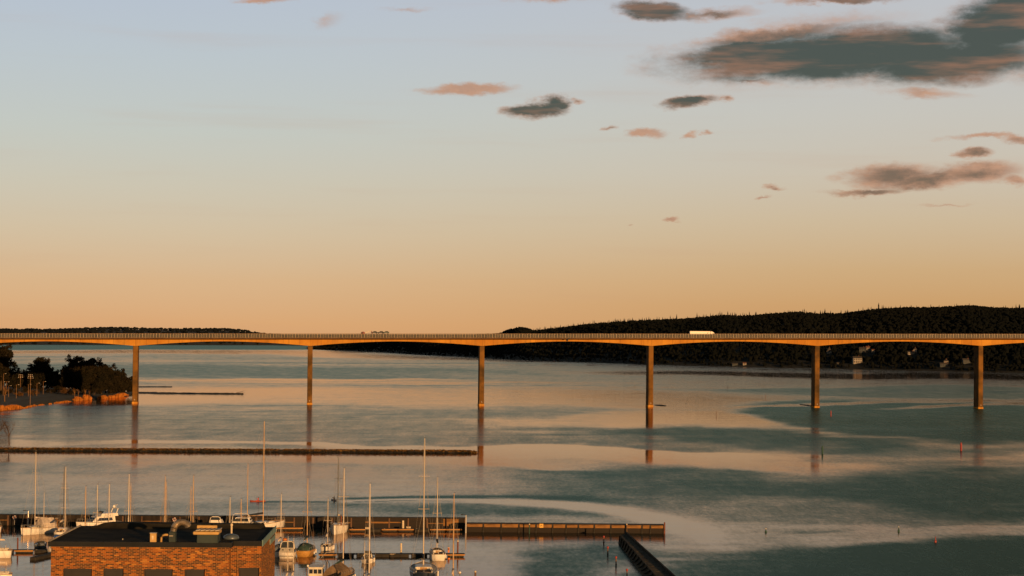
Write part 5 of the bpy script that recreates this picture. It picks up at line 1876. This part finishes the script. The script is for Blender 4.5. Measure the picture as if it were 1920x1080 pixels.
motorboat(537, 1047.5, (-.02, 1), 8.5, 'white motor boat showing its broad transom right of the building', 3.15, 1.15, 'canopy')
motorboat(226, 988, (-.80, -.60), 10.5, 'white flybridge motor yacht with radar arch and dome behind the roof', 3.5, 1.25, 'flybridge')
motorboat(402.5, 1003, (-.02, 1), 7.5, 'small white cabin cruiser with stepped stern and light bar behind the roof', 3.1, 2.1, 'hardtop')
motorboat(449.5, 1001, (.05, 1), 8.5, 'white cabin cruiser with tall stern arch frame behind the roof', 4.2, 2.2, 'archstern')
motorboat(588, 1098, (.03, 1), 7.5, 'green and cream workboat with three windowed wheelhouse at the bottom edge', 3.0, 1.0, 'wheelhouse', hull=M_GREENHULL)
motorboat(688, 1056.5, (-.02, 1), 5.6, 'small white motor boat with outboard lying across the middle dock', 2.25, .85, 'small')
motorboat(73, 1027, (-.05, 1), 4.6, 'small dark open boat between the left dock and the white ketch', 2.2, .65, 'open', hull=M_CANVAS_GREY)
motorboat(99, 1013.5, (.95, .2), 4.4, 'small boat under a bright blue tarpaulin beside the roof corner', 1.8, .7, 'covered')
motorboat(517, 993, (1, -.02), 1.9, 'tiny white rowing boat with pointed bow at the orange edged short dock', .9, .35, 'open', hull=M_CREAM)
motorboat(44, 995.5, (-.3, .95), 2.6, 'little grey dinghy by the wall left of the white ketch', 1.2, .3, 'open', hull=M_CANVAS_GREY)

# ================================================================== KAYAKERS
def paddler(u, v, d, hullm, cloth, label_k, label_p, L=3.9):
    p = at_z(u, v)
    rz = math.atan2(-d[0], d[1])
    k = thing('kayak', label_k, 'kayak', p, rz, 'kayaks')
    secs = []
    for i in range(11):
        q = i / 10
        w = .31 * math.sin(math.pi * (.03 + .94 * q)) ** .7
        y = (q - .5) * L
        zt_ = .24 + .14 * abs(2 * q - 1) ** 2
        secs.append([(-w, y, zt_ * .7), (-w * .7, y, -.08), (w * .7, y, -.08), (w, y, zt_ * .7), (0, y, zt_)])
    MB().loft(secs, True, True).build('hull', hullm, k, smooth=True)
    MB().tube([(math.cos(a) * .24, -.2 + math.sin(a) * .4, .27) for a in [j * math.pi / 6 for j in range(13)]], .03, 5, False).build('cockpit_rim', M_RUBBER, k)
    # figure: one skinned surface
    me = bpy.data.meshes.new('person')
    vs = [(0, -.3, .22), (0, -.28, .48), (0, -.24, .70), (0, -.22, .80), (0, -.20, .93), (0, -.19, 1.06),
          (.20, -.22, .70), (.34, .02, .60), (.30, .26, .66), (-.20, -.22, .70), (-.36, .05, .72), (-.30, .30, .86),
          (.12, .05, .24), (.13, .45, .30), (-.12, .05, .24), (-.13, .45, .30)]
    es = [(0, 1), (1, 2), (2, 3), (3, 4), (4, 5), (2, 6), (6, 7), (7, 8), (2, 9), (9, 10), (10, 11), (0, 12), (12, 13), (0, 14), (14, 15)]
    rad = [.16, .15, .16, .065, .10, .085, .075, .055, .045, .075, .055, .045, .10, .07, .10, .07]
    me.from_pydata(vs, es, [])
    o = bpy.data.objects.new('person', me)
    COL.objects.link(o)
    o.location = p
    o.rotation_euler = (0, 0, rz)
    me.materials.append(cloth)
    sk = o.modifiers.new('skin', 'SKIN')
    for i, q in enumerate(me.skin_vertices[0].data):
        q.radius = (rad[i], rad[i])
        q.use_root = i == 0
    ss_ = o.modifiers.new('subdivision', 'SUBSURF')
    ss_.levels = ss_.render_levels = 1
    tag(o, label_p, 'person', 'kayakers')
    MB().lathe([(.03, -.02), (.10, .03), (.112, .09), (.09, .17), (.03, .2)], 10, (0, -.21, .96)).build('hair', M_HAIR, o, smooth=True)
    MB().lathe([(.03, -.12), (.075, -.08), (.085, 0), (.06, .06)], 8, (0, -.135, .97)).build('face', M_SKIN, o, smooth=True)
    pd = thing('paddle', 'double bladed paddle held by the ' + label_p.split(' in ')[0].replace('person', 'kayaker') + (' in red' if cloth is M_REDCLOTH else ' in dark clothes'), 'paddle', p, rz, 'paddles')
    a, b = Vector((1.05, .2, .42)), Vector((-1.05, .36, 1.10))
    MB().tube([a, b], .022, 5).build('shaft', M_RUBBER, pd)
    for c in (a, b):
        dr = (a - b).normalized() if c is a else (b - a).normalized()
        MB().loft([[c + dr * y + Vector((0, s * w, 0)) for s in (-1, 1)] for y, w in ((0, .03), (.12, .09), (.34, .10), (.45, .04))], False, False).build('blade', M_CREAM, pd)


paddler(483, 940.5, (-1, -.02), M_KAYAK, M_REDCLOTH, 'red kayak gliding left beyond the tall ketch mast', 'person in red paddling the kayak by the tall ketch mast')
paddler(626, 938.5, (-.42, .91), M_NAVY, M_BLACKCLOTH, 'dark kayak trailing a long curved wake left of the black mast', 'person in dark clothes paddling the kayak beside the black mast')

# ================================================================== BRICK BUILDING
M_BRICK = bpy.data.materials.new('brick_wall')
M_BRICK.use_nodes = True
T = NT(M_BRICK.node_tree)
LK = M_BRICK.node_tree.links
_b = M_BRICK.node_tree.nodes['Principled BSDF']
_b.inputs['Roughness'].default_value = .9
_b.inputs['Specular IOR Level'].default_value = .1
_t = T.n('ShaderNodeTexCoord')
_s = T.n('ShaderNodeSeparateXYZ'); LK.new(_t.outputs['Object'], _s.inputs[0])
_nn = T.n('ShaderNodeSeparateXYZ'); LK.new(_t.outputs['Normal'], _nn.inputs[0])
_side = T.m('GREATER_THAN', T.m('ABSOLUTE', _nn.outputs[0]), .7)
_h = T.m('ADD', T.m('MULTIPLY', _s.outputs[0], T.m('SUBTRACT', 1.0, _side)), T.m('MULTIPLY', _s.outputs[1], _side))
_v = T.comb(_h, _s.outputs[2])
_br = T.n('ShaderNodeTexBrick')
LK.new(_v, _br.inputs['Vector'])
_br.inputs['Scale'].default_value = 1.0
_br.inputs['Brick Width'].default_value = .235
_br.inputs['Row Height'].default_value = .081
_br.inputs['Mortar Size'].default_value = .008
_br.inputs['Mortar Smooth'].default_value = .2
_br.inputs['Bias'].default_value = 0.0
_br.inputs['Color1'].default_value = (0, 0, 0, 1)
_br.inputs['Color2'].default_value = (1, 1, 1, 1)
_br.inputs['Mortar'].default_value = (.5, .5, .5, 1)
_np = T.noise(_v, .9, 5, .65)
_f = T.m('ADD', _br.outputs['Color'], T.m('MULTIPLY', T.m('SUBTRACT', _np.outputs[0], .5), .65))
_cr = T.n('ShaderNodeValToRGB')
LK.new(_f, _cr.inputs[0])
_els = [(0.0, (.035, .018, .011)), (.38, (.060, .025, .012)), (.50, (.105, .032, .009)), (.68, (.175, .049, .009)), (.90, (.215, .065, .011)), (1.0, (.29, .115, .022))]
_cr.color_ramp.elements.remove(_cr.color_ramp.elements[-1])
for _i, (_p, _q) in enumerate(_els):
    _e = _cr.color_ramp.elements[0] if _i == 0 else _cr.color_ramp.elements.new(_p)
    _e.position = _p
    _e.color = (*_q, 1)
_np2 = T.noise(_v, .5, 4, .6)
_c = T.mixc(T.m('MULTIPLY', T.smooth(_np2.outputs[0], .5, .8), .35), _cr.outputs[0], (.08, .035, .012))
_c = T.mixc(_br.outputs['Fac'], _c, (.30, .15, .05))
LK.new(_c, _b.inputs['Base Color'])
_bp = T.n('ShaderNodeBump')
_bp.inputs['Strength'].default_value = .5
_bp.inputs['Distance'].default_value = .012
_bp.invert = True
LK.new(_br.outputs['Fac'], _bp.inputs['Height'])
LK.new(_bp.outputs[0], _b.inputs['Normal'])
M_ROOF = mat('roof_felt', (0.016, 0.015, 0.013), .95, var=.3, scale=.7, spec=.04, c2=(0.035, 0.028, 0.018))
M_FASC = mat('fascia_black', (0.010, 0.010, 0.010), .7, var=.2, spec=.1)
M_COPPER = mat('green_trim', (0.10, 0.15, 0.13), .6, var=.2)
M_TRIM = mat('roof_trim', (0.27, 0.22, 0.16), .5)
M_DUCT = mat('silver_duct', (0.30, 0.24, 0.17), .35, .75, var=.25, scale=3)
M_VENT = mat('vent_box', (0.32, 0.19, 0.06), .6, var=.12)
M_UNIT = mat('unit_green', (0.012, 0.020, 0.018), .6)
M_DOME = mat('dome_grey', (0.045, 0.055, 0.065), .35, spec=.5)
M_BOARD = mat('window_board', (0.012, 0.009, 0.007), .6, var=.2)

YB = 110.0
FL = at_Y(96, 1016.5, YB)          # left front roof corner
ZR = FL.z
FR = at_z(487.5, 1019, ZR)
BL = at_z(148, 986, ZR)
ex = (FR - FL).normalized()
ey = Vector((-ex.y, ex.x, 0))
WD = (FR - FL).length
DP = (BL - FL).dot(ey)
bld = thing('brick_building', 'orange lit brick building with black flat roof in the left foreground', 'building', (FL.x, FL.y, 0), math.atan2(ex.y, ex.x))


def lx(u, v, z):
    """roof pixel to building coordinates"""
    q = at_z(u, v, z) - Vector((FL.x, FL.y, 0))
    return q.dot(ex), q.dot(ey), z


XS = (430 - 96) / (487.5 - 96) * WD     # step in the front wall
WOH = .12                                 # roof overhang
ZB = 2.0
ZT = ZR - .20
rec = .9
# window openings cut into the front wall strips
wins = [(118, 172), (193, 231), (269, 323), (345, 383)]


def ux(u, yloc=0.0):
    # building x of a picture column on the front wall
    d = ray(u, 1070)
    k = (FL.y + yloc) / d.y
    q = Vector((d.x * k, FL.y, 0)) - Vector((FL.x, FL.y, 0))
    return q.dot(ex)


zw1 = at_Y(250, 1067.5, YB).z
zw0 = zw1 - 1.5
mb = MB()


def wall_front(x0, x1, y, cuts):
    th = .3
    xs = [x0] + [q for c in cuts for q in c] + [x1]
    mb.box(((x0 + x1) / 2, y + th / 2, (ZT + zw1) / 2), (x1 - x0, th, ZT - zw1))
    for i in range(0, len(xs), 2):
        mb.box(((xs[i] + xs[i + 1]) / 2, y + th / 2, (zw1 + zw0) / 2), (xs[i + 1] - xs[i], th, zw1 - zw0))
    mb.box(((x0 + x1) / 2, y + th / 2, (zw0 + ZB) / 2), (x1 - x0, th, zw0 - ZB))


cutsA = [(ux(a), ux(b)) for a, b in wins]
cutB = [(ux(447, rec), ux(486, rec))]
wall_front(0.0, XS, 0.0, cutsA)
wall_front(XS - .02, WD, rec, cutB)
mb.box((XS - .15, (rec + .3) / 2 + .15, (ZT + ZB) / 2), (.296, rec - .004, ZT - ZB))          # return of the step
mb.box((.15, DP / 2 + .15, (ZT + ZB) / 2), (.3, DP - .31, ZT - ZB))
mb.box((WD - .15, DP / 2 + rec / 2 + .15, (ZT + ZB) / 2), (.3, DP - rec - .31, ZT - ZB))
mb.box((WD / 2, DP - .15, (ZT + ZB) / 2), (WD - .61, .3, ZT - ZB))
mb.build('brick_wall', M_BRICK, bld)
for (a, b), y in [(c, 0) for c in cutsA] + [(c, rec) for c in cutB]:
    w = MB().box(((a + b) / 2, y + .16, (zw0 + zw1) / 2), (b - a - .01, .06, zw1 - zw0 - .01)).build('window', M_BOARD, bld)
    MB().box(((a + b) / 2, y + .12, (zw0 + zw1) / 2 - .05), (b - a - .16, .05, zw1 - zw0 - .2)).build('pane', M_BOARD, w)
    MB().box(((a + b) / 2, y + .10, zw0 + .03), (b - a + .1, .3, .06)).build('sill', M_PALE, w)
# pale joint in the recessed wall
MB().tube([(ux(444.5, rec), rec - .03, ZB), (ux(444.5, rec), rec - .03, ZT)], .022, 6).build('downpipe', M_WALLO, bld)
MB().box((WD + .02, DP - 2.0, ZT - .32), (.06, 3.2, .30)).build('lower_trim', M_COPPER, bld)
# roof slab and fascia
poly = [(-WOH, -WOH), (XS + WOH, -WOH), (XS + WOH, rec - WOH), (WD + .02, rec - WOH), (WD + .02, DP + WOH), (-WOH, DP + WOH)]
MB().prism(poly, ZT + .003, ZR).build('roof', M_ROOF, bld)
g = .025
polyf = [(-WOH - g, -WOH - g), (XS + WOH + g, -WOH - g), (XS + WOH + g, rec - WOH - g), (WD + .02 + g, rec - WOH - g), (WD + .02 + g, rec - WOH + .02), (XS + WOH - .02, rec - WOH + .02), (XS + WOH - .02, -WOH + .02), (-WOH - g, -WOH + .02)]
MB().prism(polyf, ZT - .03, ZR + .05).build('fascia', M_FASC, bld)
MB().box((-WOH - .03, DP / 2, ZR + .02), (.06, DP + .1, .10)).build('edge_trim', M_TRIM, bld)
MB().box((WD + .05, DP / 2 + rec / 2, ZR - .08), (.05, DP - rec, .34)).build('edge_trim', M_COPPER, bld)
# raised rear part of the roof
a, b = lx(207, 985, ZR), lx(497, 989, ZR)
MB().loft([[(a[0] - .9, DP - 1.6, ZR), (a[0], DP + .1, ZR), (b[0], DP + .1, ZR), (b[0] - .2, DP - 1.2, ZR)], [(a[0] - .2, DP - .9, ZR + .26), (a[0] + .2, DP + .1, ZR + .26), (b[0] - .1, DP + .1, ZR + .22), (b[0] - .3, DP - .8, ZR + .22)]], True, True).build('raised_roof', M_ROOF, bld)


def roof_part(u, v):
    return Vector(lx(u, v, ZR))


# pale vent box
q = roof_part(287.5, 1016.5)
vb = MB().bev((q.x, q.y, ZR + .24), (.33, .30, .48), .015).build('vent_box', M_VENT, bld)
MB().box((q.x, q.y, ZR + .50), (.36, .33, .03)).build('lid', M_TRIM, vb)
MB().box((q.x - .02, q.y - .155, ZR + .26), (.10, .01, .2)).build('grille', M_PALE, vb)
# elbow pipe
q = roof_part(302, 1016.5)
MB().tube([(q.x, q.y, ZR), (q.x, q.y, ZR + .26), (q.x + .08, q.y, ZR + .37), (q.x + .22, q.y, ZR + .40), (q.x + .5, q.y, ZR + .40)], .065, 10).build('elbow_pipe', M_VENT, bld, smooth=True)
# green fan housing and big flexible duct
q = roof_part(323.5, 1016.5)
fh = MB().bev((q.x, q.y, ZR + .29), (.38, .45, .58), .03).build('fan_housing', M_UNIT, bld)
MB().box((q.x - .05, q.y - .23, ZR + .36), (.22, .012, .05)).build('label_plate', M_TRIM, fh)
pts, rad = [], []
for k in range(41):
    a = math.pi * (1.02 - k / 40 * .86)
    pts.append((q.x + .42 + math.cos(a) * .40, q.y + .15 + .5 * k / 40, ZR + .62 + math.sin(a) * .44 - .02))
    rad.append(.185 if k % 2 else .160)
pts = [(q.x, q.y + .1, ZR + .5)] + pts
rad = [.15] + rad
MB().tube(pts, rad, 12).build('flexible_duct', M_DUCT, bld)
# large hatch unit with ribbed lid
q = roof_part(388, 1018)
hu = MB().bev((q.x + .05, q.y + .3, ZR + .25), (1.15, 1.2, .5), .03).build('hatch_unit', M_UNIT, bld)
MB().bev((q.x, q.y + .15, ZR + .58), (1.38, 1.5, .17), .03).build('frame', M_VENT, hu)
for k in range(5):
    MB().box((q.x - .44 + k * .26, q.y + .18, ZR + .72), (.235, 1.25, .05), Matrix.Rotation(R(-9), 3, 'Y')).build('lid_panel', M_TRIM, hu)
MB().bev((q.x - .1, q.y + .82, ZR + .78), (1.1, .12, .20), .02).build('hinge_beam', M_VENT, hu)
# roof light dome
q = roof_part(433.5, 1010.5)
MB().lathe([(.44, 0), (.44, .08), (.40, .17), (.28, .24), (.12, .28), (.01, .285)], 20, (q.x, q.y, ZR)).build('roof_dome', M_DOME, bld, smooth=True)
q = roof_part(434, 1000)
MB().lathe([(.055, 0), (.055, .42), (.075, .44), (.075, .54), (.02, .58)], 10, (q.x, q.y, ZR)).build('vent_pipe', M_PALE, bld)
q = roof_part(230, 1012)
MB().lathe([(.03, 0), (.03, .06), (.01, .07)], 8, (q.x, q.y, ZR)).build('roof_outlet', M_TRIM, bld)

# ground under the building
MB().box((-10, 150, .9), (150, 270, 2.2)).build('quay', M_ROAD, kind='structure')
